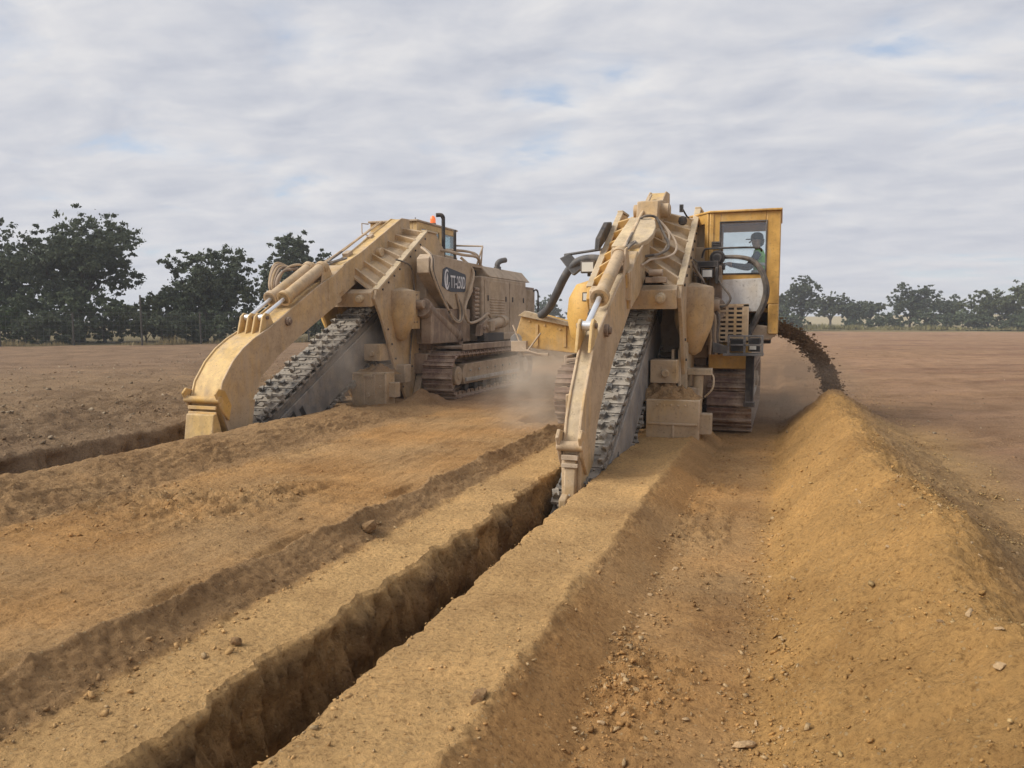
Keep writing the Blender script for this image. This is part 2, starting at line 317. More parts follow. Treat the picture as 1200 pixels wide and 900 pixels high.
# ------------------------------------------------------------------ noise
def hash2(ix, iy, seed):
    h = (ix.astype(np.int64) * 374761393 + iy.astype(np.int64) * 668265263 + seed * 1442695041) & 0xFFFFFFFF
    h = ((h ^ (h >> 13)) * 1274126177) & 0xFFFFFFFF
    h = (h ^ (h >> 16)) & 0xFFFFFFFF
    return h
def perlin(x, y, seed=0):
    xi = np.floor(x); yi = np.floor(y); xf = x - xi; yf = y - yi
    u = xf * xf * xf * (xf * (xf * 6 - 15) + 10); v = yf * yf * yf * (yf * (yf * 6 - 15) + 10)
    def gr(ax, ay, dx, dy):
        a = hash2(ax, ay, seed).astype(np.float64) * (2 * np.pi / 4294967296.0)
        return np.cos(a) * dx + np.sin(a) * dy
    a = gr(xi, yi, xf, yf); b = gr(xi + 1, yi, xf - 1, yf); c = gr(xi, yi + 1, xf, yf - 1); d = gr(xi + 1, yi + 1, xf - 1, yf - 1)
    return (a + u * (b - a)) * (1 - v) + (c + u * (d - c)) * v
def fbm(x, y, sc_, octv=4, rough=0.5, seed=0, ridge=False):
    s = np.zeros_like(x, dtype=np.float64); amp = 1.0; f = 1.0 / sc_
    for o in range(octv):
        p = perlin(x * f + 13.7 * o, y * f - 7.1 * o, seed + o)
        s += amp * ((0.5 - np.abs(p)) * 2 - 0.6 if ridge else p); amp *= rough; f *= 2.03
    return s
def sstep(a, b, x):
    t = np.clip((x - a) / (b - a), 0, 1); return t * t * (3 - 2 * t)

# ================================================================== TERRAIN
# one lofted sheet: a cross-section of the worked ground (X, Z) swept along the trench direction (Y)
YR = np.concatenate([[-320, -150, -70, -30, -14, -7, -4, -2.4, -1.3, -0.5, 0.1, 0.6, 0.95],
                     1.2 * np.exp(np.arange(0, 674) * 0.0054), 1.2 * np.exp(674 * 0.0054) * np.exp(np.arange(1, 66) * 0.045)])
NY = len(YR)
def n1(sc_, seed, octv=4, rough=0.55):
    return fbm(YR, np.full(NY, seed * 3.17), sc_, octv, rough, seed)
one = np.ones(NY)
rt = 1 - sstep(7.6, 9.4, YR)               # right trench is cut up to the boom of the near machine
lt_ = 1 - sstep(10.6, 12.4, YR)            # left trench
mflat = 1 - sstep(10.6, 12.2, YR)          # ridges beside the near machine fade under it
wind = 1 - sstep(13.6, 15.6, YR)           # the windrow ends where the spoil lands
lane = 1 - .9 * sstep(16, 24, YR)
lbe = 1 - .75 * sstep(11.3, 12.8, YR) - .25 * sstep(13, 14.4, YR)
drift = -0.02 * np.clip(YR - 5, 0, 12)
wig = lambda a, s, seed: a * n1(s, seed)
wh = 0.11 * n1(2.2, 41) + 0.075 * n1(0.7, 42)      # crest heave of the windrow
wx = 0.18 * n1(2.6, 43) + 0.08 * n1(0.8, 44)
CP = []   # (x(Y), z(Y), columns to the next, zone)
def cp(x, z, n, zone): CP.append((x * one if np.isscalar(x) else x, z * one if np.isscalar(z) else z, n, zone))
cp(-700, 0.6, 6, 'g'); cp(-160, 0.6, 10, 'g'); cp(-60, 0.42, 18, 'g'); cp(-30, 0.34, 36, 'g'); cp(-15, 0.48, 56, 'g')
cp(-11.2 + wig(.25, 2, 1), 0.46 + wig(.12, 1.2, 2), 26, 'g'); cp(-10.3 + wig(.2, 1.5, 3), 0.33 + wig(.1, .9, 4), 24, 'g')
cp(-9.6 + wig(.1, 1.1, 5), 0.08, 18, 'g'); cp(-9.12 + wig(.09, .8, 6), 0.02, 4, 'lt'); cp(-9.07 + wig(.09, .8, 6), -0.05 * lt_, 18, 'lt'); cp(-8.86, -1.15 * lt_, 6, 'lt'); cp(-8.05, -1.15 * lt_, 14, 'lt')
cp(-8.0 + wig(.05, .8, 7), -0.02, 24, 'lb'); cp(-7.35 + wig(.08, 1.2, 8) + drift, 0.10 * lbe, 34, 'lb')
cp(-6.86 + wig(.09, 1.1, 9) + drift, (0.22 + wig(.09, .8, 10)) * lbe, 26, 'lb'); cp(-6.45 + drift, 0.14 * lbe, 26, 'lb'); cp(-6.02 + wig(.12, 1.0, 11) + drift * 2, 0.0, 52, 'g')
cp(-4.7, -0.01, 54, 'g'); cp(-3.48, -0.015, 12, 'rb'); cp(-3.34 + wig(.05, .5, 12), 0.0, 18, 'rb')
cp(-3.17 + wig(.06, .6, 13), (0.165 + wig(.05, .5, 14)) * mflat, 18, 'rb'); cp(-3.04 + wig(.05, .5, 15), 0.07 * mflat, 14, 'rb'); cp(-2.90 + wig(.07, .7, 16), 0.008, 34, 'g')
lipL = -2.37 + 0.10 * n1(.7, 17, 6, .68); lipR = -1.865 + 0.05 * n1(.6, 18, 6, .7)
cp(lipL - 0.03, 0.0, 4, 'rt'); cp(lipL, -0.025 * rt, 6, 'rt'); cp(lipL * .6 + .4 * -2.34, -0.18 * rt, 26, 'rt'); cp(-2.315, -1.35 * rt, 8, 'rt'); cp(-1.93, -1.35 * rt, 26, 'rt'); cp(lipR, -0.02 * rt, 4, 'rt'); cp(lipR + 0.03, 0.0, 34, 'g')
cp(-1.30 + wig(.05, .8, 19), 0.005, 12, 'g'); cp(-1.17 + wig(.06, .6, 20), 0.035 + wig(.03, .4, 21), 24, 'g')
cp(-0.96, -0.095 * lane, 18, 'g'); cp(-0.80 + wig(.05, .8, 22), -0.19 * lane, 40, 'g'); cp(-0.03 + wig(.06, 1.0, 23), -0.19 * lane, 30, 'wr')
cp(0.40 + wx * .6, -0.12 * lane + (.30 + wh * .5) * wind, 28, 'wr'); cp(0.80 + wx, -0.06 + (.56 + wh) * wind, 10, 'wr'); cp(0.92 + wx, -0.06 + (.55 + wh) * wind, 38, 'wr')
cp(1.42 + wx * .6, -0.05 + (.23 + wh * .4) * wind, 26, 'wr'); cp(1.92 + wig(.16, 1.0, 24), -0.05, 26, 'g')
cp(3.2, -0.03, 30, 'g'); cp(7, 0.0, 30, 'g'); cp(20, 0.0, 20, 'g'); cp(60, 0.05, 10, 'g'); cp(200, 0.1, 8, 'g'); cp(800, 0.2, 0, 'g')
cols = []; zone = []
for k in range(len(CP) - 1):
    xa, za, n, zn = CP[k]; xb, zb = CP[k + 1][:2]
    far = abs(xa.mean()) > 14 or abs(xb.mean()) > 18
    for j in range(n):
        t = j / n
        cols.append((xa + (xb - xa) * t, za + (zb - za) * t)); zone.append(zn)
cols.append(CP[-1][:2]); zone.append('g')
GX = np.stack([c[0] for c in cols], 1); GZ = np.stack([c[1] for c in cols], 1); GY = np.repeat(YR[:, None], GX.shape[1], 1)
zone = np.array(zone); NC = GX.shape[1]
near = (np.abs(GX.mean(0) + 4) < 9) & (zone != 'rt')
for it in range(3):
    for A in (GX, GZ):
        B = A.copy(); B[:, 1:-1] = (A[:, :-2] + 2 * A[:, 1:-1] + A[:, 2:]) / 4
        A[:, near] = B[:, near]
# level standing ground below the two machines
def flatten(x0, x1, y0, y1, z, e=0.45):
    global GZ
    mk = sstep(x0 - e, x0, GX) * (1 - sstep(x1, x1 + e, GX)) * sstep(y0 - e, y0 + e, GY) * (1 - sstep(y1, y1 + 2, GY))
    GZ = GZ * (1 - mk) + z * mk
flatten(-3.95, -0.1, 12.3, 30, -0.16, 0.3)
flatten(-10.2, -6.55, 14.9, 32, -0.04, 0.4)
# ---- relief
wall = np.zeros(NC, bool)
zz = GZ.mean(0)
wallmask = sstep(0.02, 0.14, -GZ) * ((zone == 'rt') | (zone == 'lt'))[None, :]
fw = fbm(GY, GZ * 0.55, 0.42, 5, 0.6, 71); fw2 = fbm(GY * 2.6, GZ * 0.5, 0.30, 4, 0.6, 75)
GX = GX + wallmask * (0.13 * fw + 0.085 * fw2) * np.where(GX < (np.where(GX < -5, -8.5, -2.12)), 1, -0.6)
GX = GX + wallmask * 0.012 * np.sin((GY * .75 + GZ * .65 + .05 * fw) * 2 * np.pi / .13) * np.clip(.3 + fw2, 0, 1)      # scrape marks of the picks
def band(a, b, e): return sstep(a - e, a + e, GX) * (1 - sstep(b - e, b + e, GX))
nearf = 1.0
loose = band(-11, -9.1, .2) * 1.4 + band(-6.7, -5.7, .2) * .9 + band(-3.5, -2.85, .05) * .5 + band(-1.25, -1.08, .04) * .3 + band(0.0, 2.1, .1) * .75 + band(-8, -6.6, .1) * .6
loose = np.clip(loose, 0, 1.5) * (1 - wallmask)
und = fbm(GX, GY, 1.3, 4, .5, 101)
med = fbm(GX, GY, .30, 4, .55, 111)
rid = fbm(GX, GY, .22, 4, .6, 121, True)
fin = fbm(GX, GY, .075, 3, .6, 131)
rd2 = fbm(GX, GY, .09, 3, .6, 136, True)
base = (0.018 * und + 0.014 * med + 0.008 * fin + 0.006 * rd2) * (1 - .7 * band(-1.1, -.8, .05))
GZ = GZ + (1 - wallmask) * (base * sstep(0.8, 3, np.abs(GX) * 0 + 3) + loose * (0.020 * med + 0.012 * rid + 0.018 * fin + .008 * rd2))
# trampled clod ridges in the wheelings, a heap of turned clods on the left lane
clr = band(-.82, -.38, .06) * sstep(-.25, .35, fbm(GX, GY, 1.2, 3, .5, 141)) * (1 - sstep(9, 12, GY))
GZ += clr * (0.05 * np.clip(rid + .25, -.1, 1) + 0.025 * fin)
heap = np.exp(-(((GX + 5.15) / .75) ** 2 + ((GY - 5.6) / .8) ** 2)) + .7 * np.exp(-(((GX + 4.55) / .35) ** 2 + ((GY - 6.2) / .7) ** 2))
GZ += heap * (0.028 + 0.10 * np.clip(rid, -.15, 1) + 0.03 * fin)
ledge = band(-6.7, -5.95, .12) * sstep(.05, .35, fbm(GX, GY * .6, .8, 3, .5, 151)) * (1 - sstep(12, 14, GY))
GZ += ledge * 0.05 * np.clip(rid, 0, 1)
rutl = band(-3.62, -3.36, .05) * sstep(-.1, .3, fbm(GX * 0, GY, .9, 3, .5, 152)) * mflat[:, None]
GZ -= rutl * 0.05
# track grouser prints pressed into the lanes
pr = (band(-.62, -.12, .05) * .9 + band(-4.25, -3.7, .05) + band(-5.7, -5.2, .06) * .7) * sstep(-.2, .3, fbm(GX, GY, 1.5, 3, .5, 161))
GZ += pr * 0.013 * np.sin(GY * 2 * np.pi / .24 + 2 * med)
grv = band(-5.9, -3.6, .1) * (1 - heap)
GZ += grv * (0.020 * fbm(GX, GY / 9, .16, 3, .55, 165) + .012 * fbm(GX, GY / 7, .05, 2, .5, 166))      # long scuffs along the lane
GZ += band(0, 1.9, .15) * (.018 * np.clip(fbm(GX * .8, GY, .42, 4, .55, 168), -.3, 1) + .010 * np.clip(rid, 0, 1))       # slumped lumps on the heap
# worked field on the right: wheel lines crossing at a shallow angle; stony tilth on the left
rf = sstep(2.0, 3.0, GX); fa = GX * .94 + GY * .34; fb_ = -GX * .34 + GY * .94
GZ += rf * (0.05 * fbm(fa / 4, fb_, .7, 5, .6, 171) + .05 * sstep(.1, .5, fbm(fa / 5, fb_, 2.6, 3, .5, 173)) * np.clip(fbm(fa / 2, fb_, .35, 4, .6, 174, True), -.2, 1) + 0.05 * np.clip(fbm(fa / 5, fb_, 2.2, 3, .5, 172), -.1, .6))
lf = 1 - sstep(-11.5, -10, GX)
GZ += lf * (0.03 * fbm(GX, GY, .35, 4, .6, 181) + 0.10 * fbm(GX, GY, 5, 3, .5, 182))
# keep the standing ground of the machines from poking through the tracks
for (x0, x1, y0, z) in ((-3.85, -0.2, 12.6, -0.145), (-10.1, -6.6, 15.2, -0.035)):
    mk = sstep(x0 - .2, x0, GX) * (1 - sstep(x1, x1 + .2, GX)) * sstep(y0 - .4, y0, GY) * (1 - sstep(y0 + 9, y0 + 10, GY))
    GZ = np.where(mk > .5, np.minimum(GZ, z), GZ)
# dirt heaped against the far machine's right track and plough
def heap_at(x, y, rx, ry, h):
    global GZ
    d = np.sqrt(((GX - x) / rx) ** 2 + ((GY - y) / ry) ** 2); GZ = GZ + h * (1 - sstep(0, 1, d)) * (1 + .3 * med)
heap_at(-6.95, 14.35, .5, .9, .22); heap_at(-1.5, 11.95, .55, .8, .16); heap_at(-1.05, 11.9, .3, .9, .14)
heap_at(.9, 14.1, .9, 1.3, .10)

# ---- soil colour zones (dry crust, orange spoil, topsoil, stony tilth; berms and trench walls darker brown)
def mixc(c, col, m): 
    m = np.clip(m, 0, 1)[..., None]; return c * (1 - m) + np.array(col) * m
CC = np.zeros(GX.shape + (3,)) + np.array((0.415, 0.258, 0.122))
v1 = fbm(GX, GY, 1.6, 4, .55, 201)
CC = mixc(CC, (0.445, 0.25, 0.10), .5 + 1.1 * v1)
wf = 1 - sstep(12.5, 15, GY)
CC = mixc(CC, (0.585, 0.37, 0.165), wf * (band(-2.9, -2.3, .06) + band(-1.9, -1.15, .05) * .85) * (.85 + .5 * v1))
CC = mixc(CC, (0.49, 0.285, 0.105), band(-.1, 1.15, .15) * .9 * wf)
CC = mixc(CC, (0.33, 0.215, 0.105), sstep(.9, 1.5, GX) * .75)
CC = mixc(CC, (0.30, 0.185, 0.105), (1 - wf) * sstep(-9.5, -8, GX))
CC = mixc(CC, (0.325, 0.205, 0.105), wf * (band(-8, -5.95, .12) + band(-3.45, -2.92, .04)) * .75)  # both berms mixed darker brown than the lanes beside them
CC = mixc(CC, (0.27, 0.165, 0.08), wallmask * (.55 + .8 * fw))  # trench walls darker brown below the lip, broken up by noise
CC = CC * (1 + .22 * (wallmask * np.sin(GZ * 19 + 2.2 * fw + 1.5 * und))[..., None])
CC = mixc(CC, (0.265, 0.18, 0.108), 1 - sstep(-8.8, -8.1, GX))
CC = mixc(CC, (0.225, 0.148, 0.095), lf * sstep(14, 24, GY - .35 * GX) * .8)
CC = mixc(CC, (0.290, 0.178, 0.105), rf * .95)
CC = mixc(CC, (0.22, 0.125, 0.080), rf * sstep(.05, .45, fbm(fa / 7, fb_, 3.0, 4, .55, 211)) * .9)
CC = mixc(CC, (0.34, 0.21, 0.13), rf * sstep(.1, .5, fbm(fa / 8, fb_, 5.0, 3, .55, 212)) * .7)
vergeR = sstep(118, 126, GY - .12 * GX) * rf
CC = mixc(CC, (0.21, 0.17, 0.085), vergeR)
fenceside = sstep(-1.2, 1.0, (-(GX + 37.4) * .755 + (GY - 28.3) * .656)) * (GX < -14)      # beyond the fence line
CC = mixc(CC, (0.16, 0.13, 0.07), fenceside)
# ---- objects cut from the sheet
def sheet(name, cmask, label, kind='structure'):
    idx = np.where(cmask)[0]
    runs = np.split(idx, np.where(np.diff(idx) > 1)[0] + 1)
    V = []; F = []; Cc = []; off = 0
    for rn in runs:
        a, b_ = rn[0], min(rn[-1] + 1, NC - 1)
        c = np.arange(a, b_ + 1); n = len(c)
        V.append(np.stack([GX[:, c], GY[:, c], GZ[:, c]], -1).reshape(-1, 3)); Cc.append(CC[:, c].reshape(-1, 3))
        i, j = np.meshgrid(np.arange(NY - 1), np.arange(n - 1), indexing='ij')
        q = (i * n + j).ravel() + off
        F.append(np.stack([q, q + 1, q + n + 1, q + n], 1)); off += NY * n
    V = np.concatenate(V); F = np.concatenate(F); Cc = np.concatenate(Cc)
    me = bpy.data.meshes.new(name)
    me.vertices.add(len(V)); me.vertices.foreach_set('co', V.ravel())
    me.loops.add(F.size); me.loops.foreach_set('vertex_index', F.ravel().astype(np.int32))
    me.polygons.add(len(F)); me.polygons.foreach_set('loop_start', np.arange(0, F.size, 4, dtype=np.int32))
    me.update(calc_edges=True)
    at = me.color_attributes.new('soil', 'FLOAT_COLOR', 'POINT')
    at.data.foreach_set('color', np.concatenate([Cc, np.ones((len(Cc), 1))], 1).ravel().astype(np.float32))
    me.polygons.foreach_set('use_smooth', np.ones(len(F), bool))
    me.materials.append(M['soil'])
    o = bpy.data.objects.new(name, me); COL.objects.link(o); tag(o, label, kind=kind); return o
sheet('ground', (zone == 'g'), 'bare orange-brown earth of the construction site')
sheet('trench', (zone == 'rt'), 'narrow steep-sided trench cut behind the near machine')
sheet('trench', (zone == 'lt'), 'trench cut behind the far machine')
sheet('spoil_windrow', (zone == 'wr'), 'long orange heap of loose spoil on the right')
sheet('earth_berm', (zone == 'lb'), 'low brown berm between the left lane and the far trench')
sheet('earth_berm', (zone == 'rb'), 'low brown ridge of soil beside the pale strip')

# ---- crumbs and stones lying on the sheet
def stone_mesh(seed, flat=0.6):
    r = random.Random(seed); bm = bmesh.new(); bmesh.ops.create_icosphere(bm, subdivisions=2, radius=1)
    sx, sy, sz = r.uniform(.85, 1.5), r.uniform(.55, .95), r.uniform(flat * .6, flat * 1.2)
    cuts = [(Vector((r.gauss(0, 1), r.gauss(0, 1), r.gauss(0, 1))).normalized(), r.uniform(.45, .8)) for _ in range(9)]
    for v in bm.verts:
        for nn_, d_ in cuts:                 # split faces like a broken stone
            e = v.co.dot(nn_) - d_
            if e > 0: v.co -= nn_ * e
        k = r.uniform(.93, 1.06); v.co = Vector((v.co.x * sx * k, v.co.y * sy * k, v.co.z * sz * k))
    V = np.array([v.co[:] for v in bm.verts]); F = np.array([[v.index for v in f.verts] for f in bm.faces]); bm.free(); return V, F
def chip_mesh(seed):
    r = random.Random(seed); V = []
    sx, sy, sz = r.uniform(.9, 1.45), r.uniform(.5, .9), r.uniform(.3, .65)
    for x in (-1, 1):
        for y in (-1, 1):
            for z in (-1, 1):
                k = r.uniform(.45, 1.1); V.append((x * sx * k * .75, y * sy * r.uniform(.4, 1.1) * .75, z * sz * r.uniform(.5, 1.1)))
    F = [(0, 1, 3), (0, 3, 2), (4, 6, 7), (4, 7, 5), (0, 4, 5), (0, 5, 1), (2, 3, 7), (2, 7, 6), (0, 2, 6), (0, 6, 4), (1, 5, 7), (1, 7, 3)]
    return np.array(V), np.array(F)
SM = [chip_mesh(i) for i in range(12)]
def crumbs(name, weight, count, smin, smax, label, colmix=(0.44, 0.31, 0.17), pale=0.25, power=2.2, sink=0.25, seed=1):
    r = np.random.default_rng(seed)
    # cell areas make the pick even per square metre as seen: weight by area / distance^2
    dx = np.gradient(GX, axis=1); dyy = np.gradient(GY, axis=0)
    dist2 = GX ** 2 + GY ** 2 + 1.0
    Wt = weight * np.abs(dx * dyy) / dist2 ** 0.8
    Wt = Wt * (GY > 1.6) * (GY < 60) * (wallmask < .2) * (np.abs(GX) < 60); Wt = Wt.ravel(); Wt /= Wt.sum()
    pick = r.choice(len(Wt), count, p=Wt)
    px = GX.ravel()[pick] + r.normal(0, .01, count); py = GY.ravel()[pick] + r.normal(0, .012, count); pz = GZ.ravel()[pick]
    col = CC.reshape(-1, 3)[pick] * r.uniform(.7, 1.12, (count, 1))
    pm = (r.random(count) < pale)[:, None]; col = np.where(pm, np.array(colmix) * r.uniform(.75, 1.15, (count, 1)), col)
    size = smin * (1 - r.random(count) * (1 - (smin / smax) ** power)) ** (-1 / power)
    VV = []; FF = []; CL = []; off = 0
    kind = r.integers(0, len(SM), count); ang = r.uniform(0, 6.283, count); tl = r.normal(0, .35, (count, 2))
    for k in range(len(SM)):
        sel = np.where(kind == k)[0]
        if not len(sel): continue
        V, F = SM[k]; ca, sa = np.cos(ang[sel])[:, None], np.sin(ang[sel])[:, None]
        X = V[None, :, 0] * ca - V[None, :, 1] * sa; Y = V[None, :, 0] * sa + V[None, :, 1] * ca
        Z = V[None, :, 2] + X * tl[sel, 0:1] + Y * tl[sel, 1:2]; s = size[sel][:, None]
        Q = np.stack([px[sel][:, None] + X * s, py[sel][:, None] + Y * s, pz[sel][:, None] + (Z + sink) * s], -1).reshape(-1, 3)
        VV.append(Q); CL.append(np.repeat(col[sel], len(V), 0))
        FF.append((F[None] + (np.arange(len(sel)) * len(V))[:, None, None] + off).reshape(-1, 3)); off += len(Q)
    VV = np.concatenate(VV); FF = np.concatenate(FF); CL = np.concatenate(CL)
    me = bpy.data.meshes.new(name); me.vertices.add(len(VV)); me.vertices.foreach_set('co', VV.ravel())
    me.loops.add(FF.size); me.loops.foreach_set('vertex_index', FF.ravel().astype(np.int32))
    me.polygons.add(len(FF)); me.polygons.foreach_set('loop_start', np.arange(0, FF.size, 3, dtype=np.int32)); me.update(calc_edges=True)
    at = me.color_attributes.new('soil', 'FLOAT_COLOR', 'POINT'); at.data.foreach_set('color', np.concatenate([CL, np.ones((len(CL), 1))], 1).ravel().astype(np.float32))
    me.materials.append(M['crumb']); o = bpy.data.objects.new(name, me); COL.objects.link(o); tag(o, label, kind='stuff'); return o
pat = np.clip(.4 + 1.6 * fbm(GX, GY, .7, 3, .6, 301), 0, 2)
wA = band(-.86, -.62, .04) * 6 * np.clip(pat, .1, 2) + band(-.22, .16, .06) * 2.2 + band(-6.5, -5.75, .12) * 1.6 * pat + band(-3.6, -3.3, .06) * 1.0 + band(-3.0, -2.82, .06) * 1.2 + band(-1.24, -1.1, .04) * .5 + band(-1.86, -1.78, .02) * .8 + heap * 3 + band(-.7, -.3, .06) * .5 * pat + (.10 + .35 * (band(-2.9, -2.4, .05) + band(-1.85, -1.2, .05)) + .15 * band(-6, -3.5, .1)) * pat + clr * 2.5
crumbs('soil_crumbs', wA, 27000, .0038, .024, 'loose clods and crumbs of earth strewn on the lanes', pale=.2, seed=2)
wB = band(.15, 2.3, .2) * (.45 + 1.8 * sstep(.6, 1.1, GX)) * pat
crumbs('windrow_gravel', wB, 17000, .004, .024, 'small stones and crumbs on the spoil heap', pale=.38, colmix=(.45, .31, .145), seed=3)
wC = (band(-20, -9.0, .3) * (.6 + .8 * band(-10.8, -9.3, .3)) + band(1.9, 9, .3) * .25 * pat)
crumbs('field_stones', wC, 12000, .008, .05, 'stony clods covering the rough field', pale=.5, colmix=(.34, .27, .19), seed=4)

# ================================================================== VEGETATION AND FENCE
def leafmat(name, c0, c1):
    m, t, b = newmat(name); geo = N(t, 'ShaderNodeNewGeometry')
    n = N(t, 'ShaderNodeTexNoise', inp={'Scale': 1.6, 'Detail': 4.0, 'Roughness': 0.7}); L(t, geo.outputs['Position'], n.inputs['Vector'])
    r = N(t, 'ShaderNodeValToRGB'); ramp(r, [(0.32, (*c0, 1)), (0.68, (*c1, 1))]); L(t, n.outputs['Fac'], r.inputs[0])
    wn = N(t, 'ShaderNodeTexNoise', inp={'Scale': 30.0}); L(t, geo.outputs['Position'], wn.inputs['Vector'])
    mr = N(t, 'ShaderNodeMapRange', inp={1: .3, 2: .7, 3: .7, 4: 1.35}); L(t, wn.outputs['Fac'], mr.inputs[0])
    mu = N(t, 'ShaderNodeVectorMath', operation='SCALE'); L(t, r.outputs[0], mu.inputs[0]); L(t, mr.outputs[0], mu.inputs['Scale'])
    L(t, mu.outputs[0], b.inputs['Base Color']); b.inputs['Roughness'].default_value = 0.7; b.inputs['Specular IOR Level'].default_value = 0.2
    tr = N(t, 'ShaderNodeBsdfTranslucent'); L(t, mu.outputs[0], tr.inputs[0]); ms = N(t, 'ShaderNodeMixShader', inp={0: 0.22})
    L(t, b.outputs[0], ms.inputs[1]); L(t, tr.outputs[0], ms.inputs[2]); L(t, ms.outputs[0], t.nodes['Material Output'].inputs[0]); return m
M['leaf_oak'] = leafmat('oak_leaves', (0.052, 0.068, 0.045), (0.105, 0.125, 0.072))
M['leaf_olive'] = leafmat('olive_leaves', (0.060, 0.075, 0.038), (0.12, 0.135, 0.066))
M['leaf_hedge'] = leafmat('hedge_leaves', (0.06, 0.082, 0.05), (0.115, 0.14, 0.075))
M['leaf_green'] = leafmat('bush_leaves', (0.050, 0.085, 0.030), (0.095, 0.14, 0.05))
M['dry_grass'] = plain('dry_grass', (0.30, 0.24, 0.13), 0.9, 3, .35)
M['verge_grass'] = plain('verge_grass', (0.17, 0.155, 0.07), 0.9, 1.2, .4)
def quads(name, P, U, W, mat):
    n = len(P); V = np.stack([P - U - W * .2, P + W * .55 - U * .1, P + U, P - W * .55 + U * .1], 1).reshape(-1, 3)
    me = bpy.data.meshes.new(name); me.vertices.add(n * 4); me.vertices.foreach_set('co', V.ravel()); me.loops.add(n * 4); me.loops.foreach_set('vertex_index', np.arange(n * 4, dtype=np.int32))
    me.polygons.add(n); me.polygons.foreach_set('loop_start', np.arange(0, n * 4, 4, dtype=np.int32)); me.update(calc_edges=True); me.materials.append(M[mat]); return me
def unit(r, n):
    v = r.normal(size=(n, 3)); return v / np.linalg.norm(v, axis=1, keepdims=True)
def crown_mesh(h, w_, z0, nblob, nleaf, leaf, seed, mat, flat=1.0, lop=0.0):
    """clumps of leaves spread through an uneven dome; returns mesh and the clump centres (twig ends)"""
    r = np.random.default_rng(seed); cz_ = (z0 + h) / 2; rz = (h - z0) / 2; C = []
    while len(C) < nblob:
        d = unit(r, 1)[0]; k = min(1, r.random() ** .45)
        lump = 1 + .16 * math.sin(3 * math.atan2(d[1], d[0]) + seed) + .12 * math.sin(5 * d[2] + seed * 2)
        p = np.array([d[0] * w_ / 2 * k * lump * .82, d[1] * w_ / 2 * k * lump * .82, cz_ + d[2] * rz * k * .86 * min(1.08, lump)])
        p[0] += lop * (p[2] - cz_)
        C.append(p)
    C = np.array(C)
    dd = np.sort(np.linalg.norm(C[:, None] - C[None], axis=2), 1)[:, 3]; C = C[dd < np.quantile(dd, .88)]      # no clump hangs loose
    # each limb end carries a spray of smaller clumps, pushed outwards and up
    ns = 9; cen = np.array([lop * 0, 0, cz_]); out = C - cen; out /= np.linalg.norm(out, axis=1, keepdims=True) + 1e-6
    sub_ = (C[:, None, :] + r.normal(0, 1, (len(C), ns, 3)) * w_ * [.062, .062, .05] + out[:, None, :] * (r.random((len(C), ns, 1)) * w_ * .045)).reshape(-1, 3)
    C0 = C; C = sub_; nblob = len(C); rb = w_ * r.uniform(.018, .046, nblob)
    bi = r.integers(0, nblob, nleaf); d = unit(r, nleaf); k = np.abs(r.normal(0, .62, nleaf))
    P = C[bi] + d * (rb[bi] * k)[:, None] * [1.15, 1.15, .75 * flat]
    P[:, 2] = np.maximum(P[:, 2], .05)
    s = leaf * r.uniform(.6, 1.3, nleaf)[:, None]; U = unit(r, nleaf) * s; W = np.cross(U, unit(r, nleaf)); W = W / (np.linalg.norm(W, axis=1, keepdims=True) + 1e-6) * s
    return quads('crown', P, U, W, mat), C0
def trunk_mesh(h, z0, C, r0, seed, limbs=9):
    r = random.Random(seed); m = MB(); fork = max(z0 * .9, .25 * h * .5)
    top = Vector((r.uniform(-.1, .1) * h * .3, r.uniform(-.1, .1) * h * .3, h * .72))
    m.tube([(0, 0, -.2), (r.uniform(-.05, .05), 0, fork * .5), (top.x * .3, top.y * .3, fork), (top.x * .7, top.y * .7, h * .5), top], [r0 * 1.3, r0, r0 * .85, r0 * .5, r0 * .12], 9, 4)
    idx = list(range(len(C))); r.shuffle(idx)
    for i in idx[:limbs]:
        e = Vector(C[i]); t = r.uniform(.6, 1.15); s = Vector((top.x * .3 * t, top.y * .3 * t, fork * t)); mid = s.lerp(e, .5) + Vector((0, 0, r.uniform(-.02, .08) * h))
        m.tube([s, mid, e], [r0 * .5, r0 * .3, r0 * .06], 6, 4)
    return m.mesh('trunk', 'bark', 60)
def tree(name, loc, h, w_, z0, nblob, nleaf, leaf, seed, mat, label, cat, group, r0=.16, flat=1.0, lop=0.0, limbs=12, rz=0):
    root = empty(name, loc, rz); cm_, C = crown_mesh(h, w_, z0, nblob, nleaf, leaf, seed, mat, flat, lop)
    inst('trunk', trunk_mesh(h, z0, C, r0, seed, limbs), root); inst('crown', cm_, root); tag(root, label, cat, group); return root
G1 = 'trees behind the fence on the left'; G2 = 'trees along the far field edge on the right'
tree('oak_tree', (-45.4, 33.4, .3), 6.7, 6.4, 1.5, 80, 26000, .12, 3, 'leaf_oak', 'dark oak cut by the left edge of the picture', 'tree', G1, .22)
tree('oak_tree', (-39.6, 35.0, .3), 7.9, 7.9, 2.4, 110, 34000, .115, 21, 'leaf_oak', 'tall spreading oak with sky showing through, left of the lone fence post', 'tree', G1, .24, .9, .1, 26)
tree('oak_tree', (-33.9, 39.1, .3), 6.1, 6.9, .9, 100, 30000, .11, 9, 'leaf_oak', 'rounded dark tree just left of the far trencher boom', 'tree', G1, .18, limbs=16)
tree('oak_tree', (-33.3, 47.7, .3), 7.8, 5.8, 1.4, 70, 22000, .12, 12, 'leaf_oak', 'dark tree rising behind the far trencher boom', 'tree', G1, .18)
rr = 'leaf_'
